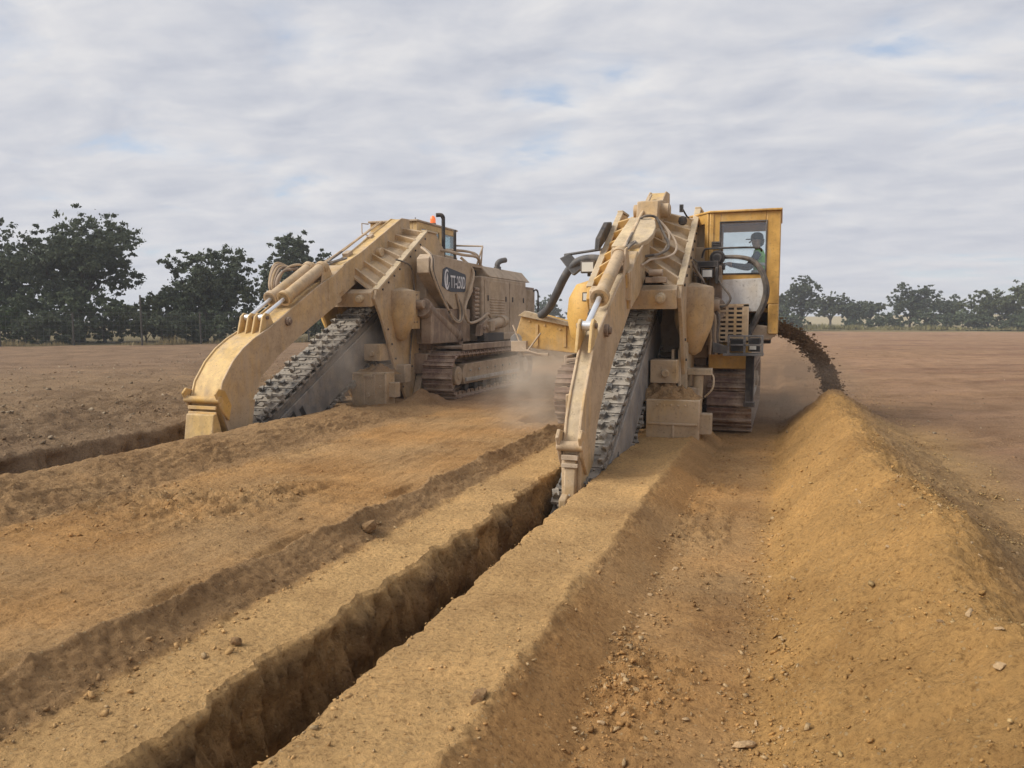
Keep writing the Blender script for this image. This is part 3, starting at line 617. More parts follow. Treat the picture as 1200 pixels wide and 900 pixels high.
shr = [(-43.5, 30.6, 3.2, 4.6, 'oak', 'dark shrub below the oak at the left picture edge'), (-40.9, 31.8, 2.0, 2.6, 'green', 'bright green bush at the foot of the tall oak'), (-38.6, 33.6, 3.1, 3.8, 'hedge', 'bushy shrub under the crown of the tall spreading oak'),
       (-36.9, 34.2, 2.4, 3.2, 'hedge', 'low shrub just left of the lone fence post'), (-35.2, 35.6, 2.2, 2.8, 'olive', 'low shrub just right of the lone fence post'), (-34.9, 37.0, 3.0, 2.8, 'hedge', 'round bush on the left side of the rounded dark tree'),
       (-32.3, 37.4, 2.4, 3.6, 'hedge', 'hedge shrub in front of the rounded dark tree'), (-30.4, 39.6, 2.8, 3.4, 'olive', 'shrub between the rounded dark tree and the far trencher boom'), (-41.5, 33.0, 3.0, 4.2, 'hedge', 'dark shrub between the two left oaks'), (-37.6, 31.2, 1.5, 3.0, 'oak', 'low dark bramble at the fence left of the lone post'), (-33.6, 35.2, 1.7, 3.2, 'oak', 'low dark bramble at the fence right of the lone post'), (-28.0, 42.5, 2.4, 3.6, 'hedge', 'shrub half hidden behind the far trencher boom')]
for k, (x, y, h, w_, mt, lb) in enumerate(shr):
    tree('shrub', (x, y, .25), h * 1.25, w_ * 1.2, .02, 44, 8500, .098, 60 + k, 'leaf_' + mt, lb, 'shrub', 'shrubs along the fence', .05, limbs=5)
RT = [(3.2, 139.2, 9.6, 8.0, 1.6, 'oak', 'tall dark tree beside the cab of the near machine'), (-1.5, 141, 6.5, 6, 1, 'oak', 'dark tree partly hidden behind the near cab'), (8.5, 151.7, 6.4, 6.6, 2.2, 'olive', 'small open tree just right of the tall tree by the cab'), (12.2, 150.9, 4.8, 5.0, 1.0, 'oak', 'small rounded tree, left one of a low pair'), (15.4, 156, 5.4, 5.6, 1.4, 'olive', 'small rounded tree, right one of a low pair'),
      (20.6, 145.3, 8.0, 8.2, 1.3, 'oak', 'dark flat-topped tree at the left end of the right-hand hedge'), (27.2, 151.8, 6.2, 7.2, .5, 'oak', 'lower dark tree inside the right-hand hedge'), (31.4, 141.5, 7.2, 8.4, .5, 'olive', 'wide olive-green tree in the right-hand hedge'), (36.4, 140.5, 8.2, 9.2, .4, 'olive', 'tallest olive-green tree at the right picture edge')]
for k, (x, y, h, w_, z0, mt, lb) in enumerate(RT):
    tree('field_tree', (x, y, .1), h, w_, z0, 64, 9500, .21, 130 + k, 'leaf_' + mt, lb, 'tree', G2, .2, limbs=8)
for k, (x, y, h, w_, lb) in enumerate([(1.2, 136, 3.0, 6.5, 'low bush at the foot of the tall tree by the cab'), (17.6, 147, 2.6, 6, 'low bush left of the flat-topped tree'), (23.5, 143, 3.2, 7, 'low bush right of the flat-topped tree'), (28.0, 139, 3.0, 7, 'low bush in front of the lower dark hedge tree'), (34, 136, 2.4, 8, 'low bush in front of the wide olive tree'), (12.5, 147, 1.6, 5, 'very low bush in front of the pair of small trees'), (38, 136.5, 2.6, 7, 'low bush at the right end of the hedge')]):
    tree('bush', (x, y, .1), h, w_ * 1.2, .02, 26, 5000, .2, 160 + k, 'leaf_hedge', lb, 'bush', 'bushes along the far field edge', .06, limbs=4)
for k, (x, y, h, w_, lb) in enumerate([(-58, 150, 7, 11, 'distant tree behind the tail of the far machine'), (-49, 160, 6, 10, 'distant low tree in the gap between the two machines'), (-40, 165, 7, 12, 'distant tree behind the conveyor of the near machine'), (-70, 140, 7, 11, 'distant tree behind the engine house of the far machine')]):
    tree('distant_tree', (x, y, .1), h, w_, .3, 34, 3600, .34, 180 + k, 'leaf_oak', lb, 'tree', 'distant trees behind the machines', .2, limbs=4)
# low rise of dry fields beyond the right trees
def hill(name, pts, label):
    V = []; F = []
    for i, (x, y, h) in enumerate(pts):
        d = Vector((x, y, 0)).normalized()
        V += [(x, y, -1), (x + d.x * 15, y + d.y * 15, h * .6), (x + d.x * 60, y + d.y * 60, h), (x + d.x * 140, y + d.y * 140, h * .8), (x + d.x * 220, y + d.y * 220, -1)]
    for i in range(len(pts) - 1):
        for k in range(4): F.append((i * 5 + k, (i + 1) * 5 + k, (i + 1) * 5 + k + 1, i * 5 + k + 1))
    me = bpy.data.meshes.new(name); me.from_pydata(V, [], F); me.materials.append(M['dry_grass']); me.polygons.foreach_set('use_smooth', [True] * len(F))
    o = bpy.data.objects.new(name, me); COL.objects.link(o); tag(o, label, kind='structure')
hill('hill', [(-160, 280, 1), (-60, 330, 2.4), (-20, 340, 3.0), (30, 330, 3.6), (60, 320, 4.4), (110, 300, 3.6), (180, 270, 2)], 'low rise of dry pale fields beyond the trees')
# grass verges
def grass(name, line, depth, n, h, wb, mat, label, seed):
    r = np.random.default_rng(seed); line = np.array(line, float); t = r.random(n) * (len(line) - 1); i = np.minimum(t.astype(int), len(line) - 2); f = (t - i)[:, None]
    p = line[i] * (1 - f) + line[i + 1] * f; tg = line[i + 1] - line[i]; tg /= np.linalg.norm(tg, axis=1, keepdims=True); nn = np.stack([-tg[:, 1], tg[:, 0]], 1)
    den = fbm(p[:, 0], p[:, 1], 3.0, 3, .6, seed)
    p = p + nn * (r.random(n) ** 1.3 * depth)[:, None]; hh = h * r.uniform(.35, 1.1, n) * np.clip(.75 + 1.2 * den, .15, 1.5); a = r.uniform(0, 6.283, n)
    P = np.stack([p[:, 0], p[:, 1], np.full(n, .22 if line[0, 0] < -10 else .05)], 1); b0 = np.stack([np.cos(a), np.sin(a), a * 0], 1) * (wb * r.uniform(.6, 1.4, n))[:, None]
    tip = np.stack([r.normal(0, .25, n) * hh, r.normal(0, .25, n) * hh, hh], 1)
    V = np.stack([P - b0, P + b0, P + tip], 1).reshape(-1, 3); me = bpy.data.meshes.new(name); me.vertices.add(3 * n); me.vertices.foreach_set('co', V.ravel()); me.loops.add(3 * n); me.loops.foreach_set('vertex_index', np.arange(3 * n, dtype=np.int32))
    me.polygons.add(n); me.polygons.foreach_set('loop_start', np.arange(0, 3 * n, 3, dtype=np.int32)); me.update(calc_edges=True); me.materials.append(M[mat]); o = bpy.data.objects.new(name, me); COL.objects.link(o); tag(o, label, kind='stuff')
FL = [(-38.6, 23.5), (-37.4, 28.3), (-32.9, 33.0), (-29.0, 37.6), (-25.4, 43.0), (-20.4, 51.1)]
grass('dry_grass', FL, 1.2, 9000, .42, .025, 'dry_grass', 'pale dry grass along the foot of the fence', 5)
grass('verge_grass', [(-14, 119), (-4.3, 123.8), (10.9, 131), (40.8, 134), (60, 134)], 9, 12000, .75, .10, 'verge_grass', 'olive and straw grass verge at the end of the right field', 6)
# wire fence
fn = empty('wire_fence', (FL[1][0], FL[1][1], .3)); tag(fn, 'wire mesh fence on dark posts along the left field edge', 'fence')
O = (FL[1][0], FL[1][1], .3); wires = MB(O); fp = []
for i in range(len(FL) - 1):
    a, b_ = Vector((*FL[i], 0)), Vector((*FL[i + 1], 0)); n = max(1, round((b_ - a).length / 3.2))
    for k in range(n): fp.append(a.lerp(b_, k / n))
for i, q in enumerate(fp):
    tall = 1.0
    z = ground_z(q.x, q.y) if False else .3
    hh = 2.75 if (q - Vector((-32.9, 33.0, 0))).length < .6 else random.uniform(1.75, 2.0)
    m = MB(O); m.cyl((q.x, q.y, z - .3), (q.x + random.uniform(-.04, .04), q.y, z + hh), .05, .045, 8); m.build('post', 'post', fn)
for i in range(len(fp) - 1):
    a, b_ = fp[i], fp[i + 1]
    for hgt in (.1, .35, .6, .85, 1.1, 1.35, 1.6, 1.8): wires.tube([a + Vector((0, 0, .3 + hgt)), a.lerp(b_, .5) + Vector((0, 0, .29 + hgt)), b_ + Vector((0, 0, .3 + hgt))], .0055, 3, 0, False)
    for k in range(12): q = a.lerp(b_, k / 12); wires.tube([q + Vector((0, 0, .38)), q + Vector((0, 0, 2.1))], .004, 3, 0, False)
wo_ = wires.build('wire_mesh', 'wire', fn, 0, 0); tag(wo_, kind='stuff')

# ================================================================== TRENCHERS
OFF = (0, 17.0, 0)      # part coordinates are written along the machine; its base point is (0, 17, 0)
def B(): return MB(OFF)
SL = Vector((0, 0.8944, 0.4472)); NL = Vector((0, -0.4472, 0.8944))      # along and across the digging chain
def chain_z(y): return 0.5 * y - 5.155
# ---- shared pieces
def shoe_mesh():
    m = MB(); m.box((0, 0, 0), (.70, .235, .03)); m.box((0, -.09, .04), (.70, .028, .06)); m.box((0, .035, .026), (.70, .03, .03)); m.box((0, 0, -.05), (.30, .16, .08))
    return m.mesh('track_shoe', 'track', 0)
SHOE = shoe_mesh()
def chain_meshes(hw):
    out = []
    pats = [(-.75, .1), (.15, .78), (-.35, .5), (-.8, .85), (-.1,), (.42, -.62)]
    for k, pt in enumerate(pats):
        m = MB()
        m.box((0, 0, -.01), (2 * hw * .9, .185, .03))                      # cross plate
        m.box((-hw * .45, 0, -.07), (.06, .25, .10)); m.box((hw * .45, 0, -.07), (.06, .25, .10))    # links below
        for s in (-1, 1): m.cyl((s * hw * .98, 0, -.05), (s * hw * .8, 0, -.05), .035, n=8)
        for sx in (-.7, -.45, -.2, .05, .3, .6): m.cyl((sx * hw, .05, .0), (sx * hw, .05, .022), .016, n=6)
        for q in pt:                                                      # pick holder with carbide pick
            x = q * hw; tw = random.uniform(-.6, .6)
            m.box((x, .01, .035), (.07, .10, .06), (.2, 0, tw))
            m.cyl((x, -.01, .045), (x + .04 * tw, -.09, .115), .026, .010, n=8)
            m.cyl((x, .05, .03), (x, .08, .065), .02, n=6)
        m.box((random.uniform(-.5, .5) * hw, random.uniform(-.04, .04), .012), (.12, .09, .035), (0, 0, random.uniform(-.5, .5)))
        out.append(m.mesh('chain_plate', 'chain', 0))
    return out
def place(me, name, parent, p, rx, s=1):
    p = Vector(p) - Vector(OFF)
    return inst(name, me, parent, Matrix.Translation(p) @ Matrix.Rotation(rx, 4, 'X'))
def work_light(root, c, face=(0, -1, 0), w_=.17, h=.13):
    m = B(); m.box(c, (w_, .09, h)); m.box((c[0], c[1] + .07, c[2] - h * .35), (.05, .06, h * .8)); o = m.build('work_light', 'dark', root, .008)
    m = B(); m.box((c[0], c[1] - .048, c[2]), (w_ * .8, .012, h * .76)); m.build('lens', 'lamp', o)
def hose(root, pts, r=.026, mat='hose', name='hose'):
    m = B(); m.tube(pts, r, 8, 6); return m.build(name, mat, root)
def bolts(m, pts, ax=(1, 0, 0), r=.022, h=.022):
    for p in pts:
        p = Vector(p); m.cyl(p - Vector(ax) * .005, p + Vector(ax) * h, r, n=6)

def trencher(name, loc, bw, cw, near):
    """bw, cw: half widths of the crumber beam and the chain; near: the machine with the side cab"""
    root = empty(name, loc)
    # ---------------- crawler tracks
    for sx in (-1.3, 1.3):
        sg = 1 if sx > 0 else -1
        m = B(); r = .42; ya, yb, zc_ = 15.72, 20.5, .50
        prof = [(ya - r * math.sin(a), zc_ - r * math.cos(a)) for a in np.linspace(math.pi, 0, 13)[::-1]] + [(yb + r * math.sin(a), zc_ - r * math.cos(a)) for a in np.linspace(0, math.pi, 13)]
        n = len(prof)
        inner = [(ya + (p[0] - ya) * .84 if p[0] < ya + .01 else (yb + (p[0] - yb) * .84), zc_ + (p[1] - zc_) * .84) for p in prof]
        vs = [];  fs = []
        for x in (sx - .13, sx + .13):
            vs += [(x, *p) for p in prof] + [(x, *p) for p in inner]
        for i in range(n):
            j = (i + 1) % n
            fs += [(i, j, n + j, n + i), (2 * n + i, 3 * n + i, 3 * n + j, 2 * n + j), (i, 2 * n + i, 2 * n + j, j), (n + i, n + j, 3 * n + j, 3 * n + i)]
        m.add(vs, fs); belt = m.build('crawler_track', 'track', root)
        # shoes round the stadium
        rr = .47; Ls = yb - ya; per = 2 * Ls + 2 * math.pi * rr; ns = 50
        for k in range(ns):
            s = (k + .3) / ns * per
            if s < Ls: p = (ya + s, zc_ + rr); an = 0
            elif s < Ls + math.pi * rr:
                a = (s - Ls) / rr; p = (yb + rr * math.sin(a), zc_ + rr * math.cos(a)); an = -a
            elif s < 2 * Ls + math.pi * rr: p = (yb - (s - Ls - math.pi * rr), zc_ - rr); an = math.pi
            else:
                a = (s - 2 * Ls - math.pi * rr) / rr; p = (ya - rr * math.sin(a), zc_ - rr * math.cos(a)); an = math.pi - a
            place(SHOE, 'track_shoe', belt, (sx, p[0], p[1]), an)
        m = B(); m.prism([(16.15, .28), (20.05, .28), (20.15, .42), (20.05, .78), (16.2, .74), (16.05, .5)], sx - .26, sx + .26); fr = m.build('track_frame', 'tan_body', root, .02)
        m = B(); m.bx(sx + sg * .26, sx + sg * .30, 16.2, 20.0, .34, .42); bolts(m, [(sx + sg * .26, y, .58) for y in np.arange(16.5, 19.9, .55)], (sg, 0, 0), .03, .03); m.build('frame_rail', 'worn', fr, .006)
        for y, nm in ((ya, 'idler_wheel'), (yb, 'drive_sprocket')):
            m = B(); m.cyl((sx - .12, y, zc_), (sx + .12, y, zc_), .35, n=28); m.cyl((sx - .31, y, zc_), (sx + .31, y, zc_), .21, n=24); m.cyl((sx - .33, y, zc_), (sx + .33, y, zc_), .09, n=12)
            if nm == 'drive_sprocket':
                for k in range(13): m.box((sx, y + .37 * math.cos(k * .4833), zc_ + .37 * math.sin(k * .4833)), (.10, .07, .07), (k * .4833, 0, 0))
            m.build(nm, 'tan_body', root, .015)
        for y in np.arange(16.45, 19.95, .58):
            m = B(); m.cyl((sx - .2, y, .22), (sx + .2, y, .22), .12, n=14); m.build('track_roller', 'dark', root, .008)
    # ---------------- chassis and deck
    m = B(); m.bx(-.97, .97, 15.6, 21.2, .42, 1.08); m.bx(-1.0, 1.0, 15.35, 15.6, .55, 1.0); m.bx(-.9, .9, 21.2, 21.6, .6, 1.0); m.build('chassis', 'brown', root, .02)
    m = B()
    for sg in (-1, 1): m.bx(min(sg * .9, sg * 1.62), max(sg * .9, sg * 1.62), 15.9, 21.4, 1.09, 1.15)
    m.bx(-.9, .9, 15.6, 22.2, 1.085, 1.21); m.bx(-1.66, -1.6, 15.9, 21.4, 1.06, 1.2); m.bx(1.6, 1.66, 15.9, 21.4, 1.06, 1.2); m.build('deck', 'brown', root, .012)
    # ---------------- boom tower
    m = B(); m.bx(-.93, .93, 15.5, 17.85, 1.215, 3.05); m.prism([(15.3, 1.3), (15.55, 1.3), (15.55, 2.9), (15.45, 2.9)], -.55, .55); m.build('tower', 'tan_body', root, .025)
    plate = [(13.62, 2.16), (13.72, 2.36), (14.6, 2.86), (16.0, 3.72), (16.55, 3.74), (17.02, 3.4), (17.1, 2.1), (16.3, 1.35), (15.5, .72), (15.22, .0), (15.0, -.02), (14.45, .72), (13.95, 1.7)]
    for sg in (-1, 1):
        x0, x1 = sorted((sg * .64, sg * .70))
        m = B(); m.prism(plate, x0, x1); pl = m.build('lift_frame', 'tan' if sg > 0 else 'yellow', root, .01)
        m = B(); d = Vector((0, 16.0 - 13.7, 3.72 - 2.33)); ang = math.atan2(d.z, d.y)
        fw_ = .10 if near else .14; m.box((sg * .67, 14.86, 3.035), (fw_, d.length, .045), (ang, 0, 0)); m.box((sg * .67, 16.28, 3.755), (fw_, .6, .04)); m.build('flange', 'pale_edge', pl, .008)
        m = B(); pts = []
        for k in range(9): pts.append((sg * .70, 13.95 + k * .25, 2.36 + k * .151))
        for k in range(5): pts += [(sg * .70, 14.15 + k * .16, 1.55 - k * .31)]
        for k in range(6): pts += [(sg * .70, 15.05 + k * .18, .55 + k * .18)]
        bolts(m, pts, (sg, 0, 0)); tag(m.build('bolts', 'dark', pl), kind='stuff')
        # stiffener and lower arm
        m = B(); m.prism([(15.25, .1), (15.55, .75), (16.1, 1.25), (16.3, 1.2), (15.65, .6), (15.4, .05)], min(sg * .70, sg * .86), max(sg * .70, sg * .86)); m.build('stiffener', 'tan_body', pl, .01)
        # rounded housing bolted on the outside
        m = B(); prof = [(.03, 1.30), (.12, 1.36), (.27, 1.72), (.30, 1.85), (.30, 2.30), (.285, 2.36), (.05, 2.42)]
        if near and sg < 0: prof = [(.05, 1.30), (.2, 1.38), (.33, 1.6), (.39, 1.9), (.36, 2.2), (.24, 2.42), (.05, 2.48)]
        m.lathe(prof, (sg * (.78 if sg > 0 else .86), 14.62, 0), 28); m.bx(min(sg * .66, sg * .95), max(sg * .66, sg * .95), 14.62, 15.15, 1.55, 2.36)
        hs = m.build('lift_housing', 'tan' if (sg > 0) else 'yellow', root, .01)
        m = B(); m.cyl((sg * .94, 14.9, 2.2), (sg * .97, 14.9, 2.2), .05, n=8); bolts(m, [(sg * .95, 14.75 + .12 * k, z) for k in range(3) for z in (1.7, 2.28)], (sg, 0, 0), .02, .02); tag(m.build('bolts', 'brown', hs), kind='stuff')
        # boom lift cylinder
        m = B(); a = Vector((sg * 1.02, 14.95, 2.08)); b_ = Vector((sg * 1.05, 16.75, 1.36)); d = (b_ - a)
        m.cyl(a + d * .12, b_, .185, n=22); m.cyl(a + d * .08, a + d * .16, .215, n=22); m.cyl(b_ - d * .05, b_ + d * .02, .21, n=22); m.cyl(a, a + d * .1, .10, n=16)
        m.box(b_ + Vector((0, .08, -.05)), (.30, .22, .3)); m.cyl(a + Vector((-.2, 0, 0)), a + Vector((.12, 0, 0)), .09, n=14); m.build('lift_cylinder', 'brown', root, .008)
    # ribbed troughs between the beam and the frames, falling outwards
    for sg in (-1, 1):
        def tz(y, x):           # trough surface: high against the beam, low against the frame
            zi = 3.12 + (y - 14.1) * .49 - .34; zo = 2.33 + (y - 13.7) * .604 - .10
            return zi + (zo - zi) * (abs(x) - .14) / .49
        m = B(); V = []; X_ = (sg * .14, sg * .63)
        for y in (13.78, 15.9 if near else 16.15):
            for x in X_:
                V += [(x, y, tz(y, x)), (x, y, tz(y, x) - .05)]
        m.add(V, [(0, 2, 6, 4), (1, 5, 7, 3), (0, 1, 3, 2), (4, 6, 7, 5), (0, 4, 5, 1), (2, 3, 7, 6)]); fl = m.build('rib_floor', 'tan' if sg > 0 else 'yellow', root)
        for k in range(6 if near else 7):
            y = 13.86 + .35 * k; V = []
            for yy, hh in ((y, 0), (y + .04, 0)):
                for x in X_: V += [(x, yy, tz(yy, x) - .01), (x, yy - .04, tz(yy, x) + .13)]
            m = B(); m.add(V, [(0, 2, 3, 1), (4, 5, 7, 6), (1, 3, 7, 5), (0, 4, 6, 2), (0, 1, 5, 4), (2, 6, 7, 3)]); m.build('rib', 'tan' if sg > 0 else 'yellow', fl, .005)
    m = B(); m.prism([(13.60, 2.0), (13.56, 2.28), (13.72, 2.36), (13.82, 2.05)], -.64, .64); cb = m.build('cross_beam', 'tan', root, .012)
    for x, s in ((-.12, .1), (.42, .075)):
        m = B(); m.cyl((x, 13.62, 2.18), (x, 13.46, 2.15), s, n=18); m.cyl((x, 13.46, 2.15), (x, 13.43, 2.145), s * .7, n=18); m.build('boss', 'pale_edge', cb, .012)
    # ---------------- crumber beam riding over the chain
    ty = .60 if near else 0.0
    lt0 = [(9.56 + ty, .50), (9.66 + ty, .78), (9.90 + ty * .9, 1.07), (10.15 + ty * .75, 1.27), (10.42 + ty * .5, 1.42), (10.85, 1.60), (12.2, 2.30), (12.75, 2.54)]
    lb0 = [(13.1, 2.12), (12.0, 1.60), (11.1, 1.16), (10.58, .80), (10.30, .36), (10.2, -.3), (10.12, -.5), (9.86, -.3)]
    if near: lb0 = [(13.1, 2.08), (12.0, 1.44), (11.3, .98), (10.95, .60), (10.78, .2), (10.7, -.5), (10.2, -.5)]
    ut0 = [(12.55, 2.45), (14.1, 3.12), (15.35, 3.75), (15.92, 4.03), (16.3, 4.05)]; ub0 = [(16.35, 3.66), (15.7, 3.36), (14.35, 2.74), (13.3, 2.2), (12.7, 2.0)]
    ux = .15
    m = B(); m.prism(lt0 + lb0, -bw + .03, bw - .03); bm_ = m.build('crumber_beam', 'pale_edge' if near else 'boomyellow', root, .0)
    m = B(); m.prism(ut0 + ub0, -ux + .025, ux - .025); m.build('upper_beam', 'boomyellow', bm_, .0)
    for hw_, tp, bt in ((bw, lt0, lb0), (ux, ut0, ub0)):
        for sg in (-1, 1):
            m = B(); x0, x1 = sorted((sg * (hw_ - .03), sg * hw_))
            m.prism([(p[0] - .012, p[1] + .02) for p in tp] + bt, x0, x1); m.build('side_plate', 'tan' if (sg > 0 or near) else 'boomyellow', bm_, .008)
    # shoulder where the arm meets the narrower upper beam
    m = B(); w1 = max(bw, ux) + .02; w0 = min(bw, ux); m.add([(-w1, 12.6, 2.10), (w1, 12.6, 2.10), (w1, 12.62, 2.5), (-w1, 12.62, 2.5), (-w1 * .75, 13.35, 2.35), (w1 * .75, 13.35, 2.35), (w1 * .75, 13.3, 2.82), (-w1 * .75, 13.3, 2.82)], [(3, 2, 1, 0), (4, 5, 6, 7), (0, 1, 5, 4), (1, 2, 6, 5), (2, 3, 7, 6), (3, 0, 4, 7)]); m.build('shoulder', 'tan', bm_, .012)
    m = B(); m.cyl((bw - .01, 11.32, 1.72), (bw + .05, 11.32, 1.72), .075, n=18); m.cyl((bw + .05, 11.32, 1.72), (bw + .08, 11.32, 1.72), .045, n=12); m.build('pivot_pin', 'brown', bm_, .008)
    m = B(); m.cyl((ux, 14.75, 3.18), (ux + .12, 14.75, 3.18), .10, n=18); m.build('boss', 'tan', bm_, .012)
    def Bt(): return MB((0, 17.0 - ty, 0))
    # hinged tip with its shoe
    m = Bt(); m.cyl((-bw - .05, 9.52, .52), (bw + .05, 9.52, .52), .055, n=16)
    for sg in (-1, 1): m.prism([(9.42, .62), (9.50, .70), (9.64, .66), (9.78, .42), (9.72, .18), (9.56, .36)], *sorted((sg * (bw + .005), sg * (bw + .045))))
    m.build('hinge', 'tan' if near else 'yellow', bm_, .01)
    m = Bt(); m.box((0, 9.50, .40), (2 * bw * .94, .03, .055), (R(-8), 0, 0)); m.box((0, 9.50, .315), (2 * bw * .94, .03, .045), (R(-8), 0, 0)); m.build('hinge_bar', 'tan_body' if near else 'yellow', bm_, .006)
    if near:
        m = Bt(); m.prism([(9.52, .42), (9.60, .44), (9.68, -.2), (9.66, -.75), (9.50, -.75), (9.46, -.1)], -.06, .06); sh = m.build('shoe_post', 'tan', root, .012)
        m = Bt(); m.prism([(9.36, -.02), (9.50, .02), (9.56, -.3), (9.54, -.62), (9.44, -.66), (9.36, -.5)], -.085, .0); m.build('shoe_blade', 'tan', sh, .02)
        for sg in (-1, 1):
            m = Bt(); m.prism([(9.56, .42), (9.85, .30), (9.98, -.25), (9.98, -.9), (9.60, -.9)], *sorted((sg * (bw - .02), sg * (bw + .012)))); m.build('shoe_cheek', 'tan', sh, .008)
    else:
        m = Bt(); m.prism([(9.44, .30), (9.52, .32), (9.66, -.12), (9.70, -.75), (9.36, -.75), (9.38, -.1)], -bw * .93, bw * .93); m.build('crumber_shoe', 'boomyellow', root, .014)
        m = Bt(); m.box((bw * .9, 10.24, .05), (.06, .16, .85), (R(-12), 0, 0)); m.build('scraper', 'tan', root, .01)
    # ears, adjusting cylinders
    xs = (-.0,) if near else (-bw * .5, bw * .5)
    for x in xs:
        m = B()
        for s in (-1, 1): m.prism([(10.62, 1.48), (10.72, 1.80), (10.80, 1.86), (10.90, 1.84), (11.02, 1.66)], x + s * .075 - .018, x + s * .075 + .018)
        ea = m.build('ear', 'boomyellow', root, .008)
        m = B(); m.cyl((x - .12, 10.82, 1.78), (x + .12, 10.82, 1.78), .032, n=12); m.build('pin', 'brown', ea)
        m = B(); m.cyl((x, 10.83, 1.79), (x, 11.5, 2.14), .034, n=14); m.cyl((x - .05, 10.82, 1.78), (x + .05, 10.82, 1.78), .055, n=14); rod = m.build('cylinder_rod', 'chrome', root)
        m = B(); a = Vector((x, 11.42, 2.105)); b_ = Vector((x, 12.62, 2.72)); d = b_ - a
        rr = .105 if not near else .085
        m.cyl(a, b_, rr, n=20); m.cyl(a, a + d * .07, rr + .03, n=20); m.cyl(b_ - d * .04, b_ + d * .03, rr + .022, n=20); m.box(b_ + d * .06, (.09, .14, .12), (R(27), 0, 0)); m.build('adjusting_cylinder', 'tan', root, .006)
        m = B(); m.prism([(12.45, 2.40), (12.55, 2.78), (12.68, 2.82), (12.85, 2.60)], x - .10, x - .075); m.prism([(12.45, 2.40), (12.55, 2.78), (12.68, 2.82), (12.85, 2.60)], x + .075, x + .10); m.build('bracket', 'tan', root, .006)
    # hose nest on the far shoulder of the beam
    if not near:
        for k in range(6):
            x = -bw * .9 - .035 * k; q = random.uniform(-.06, .06)
            hose(root, [(x + .1, 12.9, 2.62), (x, 12.5 + q, 2.74 + q), (x - .03, 12.05 + q, 2.62 + .03 * k), (x - .02, 11.85 + q, 2.36), (x, 12.05, 2.2), (x + .06, 12.7, 2.4)], .024, 'tan' if k % 2 else 'brown', 'hydraulic_line')
    m = B(); m.tube([(-bw * .6, 12.8, 2.72), (-bw * .7, 13.6, 3.0), (-bw * .7, 14.6, 3.48), (-bw * .7, 15.6, 3.95)], .02, 8, 5); m.tube([(-bw * .85, 12.8, 2.7), (-bw * .9, 13.6, 3.0), (-bw * .9, 14.6, 3.46), (-bw * .9, 15.5, 3.9)], .02, 8, 5); m.build('hydraulic_line', 'tan', root)
    hose(root, [(bw * .2, 12.75, 2.72), (bw * .55, 13.05, 2.86), (bw * .7, 13.4, 2.95), (bw * .1, 13.6, 2.98), (-bw * .5, 13.3, 2.88), (-bw * .7, 13.9, 3.14)], .018)
    m = B(); m.box((-bw * .35, 13.95, 3.10), (.14, .2, .08), (R(24), 0, 0)); m.build('hose_clamp', 'tan_body', root, .008)
    m = B(); m.box((-bw * .35, 14.9, 3.54), (.1, .16, .07), (R(26), 0, 0)); m.build('hose_clamp', 'tan_body', root, .008)
    # ---------------- digging boom and chain
    m = B(); c0 = Vector((0, 12.4, chain_z(12.4))) - NL * .50; m.box(c0, (2 * cw * .62, 6.0, .62), (math.atan2(SL.z, SL.y), 0, 0)); dg = m.build('digging_boom', 'steel', root, .02)
    for sg in (-1, 1):
        m = B(); c1 = c0 + Vector((sg * cw * .62, 0, 0)) - NL * .12; m.box(c1 + Vector((sg * .022, 0, 0)), (.04, 5.6, .62), (math.atan2(SL.z, SL.y), 0, 0)); sp = m.build('side_plate', 'steel', dg, .012)
        m = B()
        for t in (-.92, -.66): m.box(c1 + SL * (t - .35) + Vector((sg * .045, 0, 0)) + NL * .03, (.012, .11, .26), (math.atan2(SL.z, SL.y) + .1, 0, 0))
        m.build('slot', 'dark', sp)
        m = B(); m.box(c0 + Vector((sg * cw * .80, 0, 0)) + NL * .37, (.05, 5.9, .07), (math.atan2(SL.z, SL.y), 0, 0)); m.build('chain_guide', 'chain', dg, .008)
        m = B(); m.box(c1 + SL * -1.78 + Vector((sg * .05, 0, 0)), (.05, .07, .66), (math.atan2(SL.z, SL.y) + .12, 0, 0)); m.box(c1 + SL * -1.5 + Vector((sg * .05, 0, 0)) + NL * .2, (.04, .5, .06), (math.atan2(SL.z, SL.y), 0, 0)); m.build('wear_bar', 'dark', sp, .008)
    m = B(); m.bx(-cw * .6, cw * .6, 14.6, 15.6, .5, 1.35); m.cyl((-cw * .8, 15.1, 2.05), (cw * .8, 15.1, 2.05), .30, n=24); m.build('chain_drive', 'dark', dg, .02)
    ch = B(); ch.box(Vector((0, 12.45, chain_z(12.45))) - NL * .10, (.16, 5.7, .05), (math.atan2(SL.z, SL.y), 0, 0)); chain = ch.build('digging_chain', 'chain', root)
    CM = chain_meshes(cw); an = math.atan2(SL.z, SL.y); yc = 10.2 if near else 9.9; p0 = Vector((0, yc, chain_z(yc)))
    for k in range(27):
        place(CM[(k * 5 + k // 4) % 6], 'chain_plate', chain, p0 + SL * (k * .222) + NL * random.uniform(-.008, .008), an)
    for k in range(20):
        place(CM[(k * 3) % 6], 'chain_plate', chain, p0 + SL * (.9 + k * .232) - NL * .98, an + math.pi)
    # ---------------- clearing plough: steel box beside the chain
    m = B(); m.bx(.24, 1.0, 13.5, 13.86, -.02, .70); pb = m.build('plough_box', 'tan', root, .012)
    m = B()
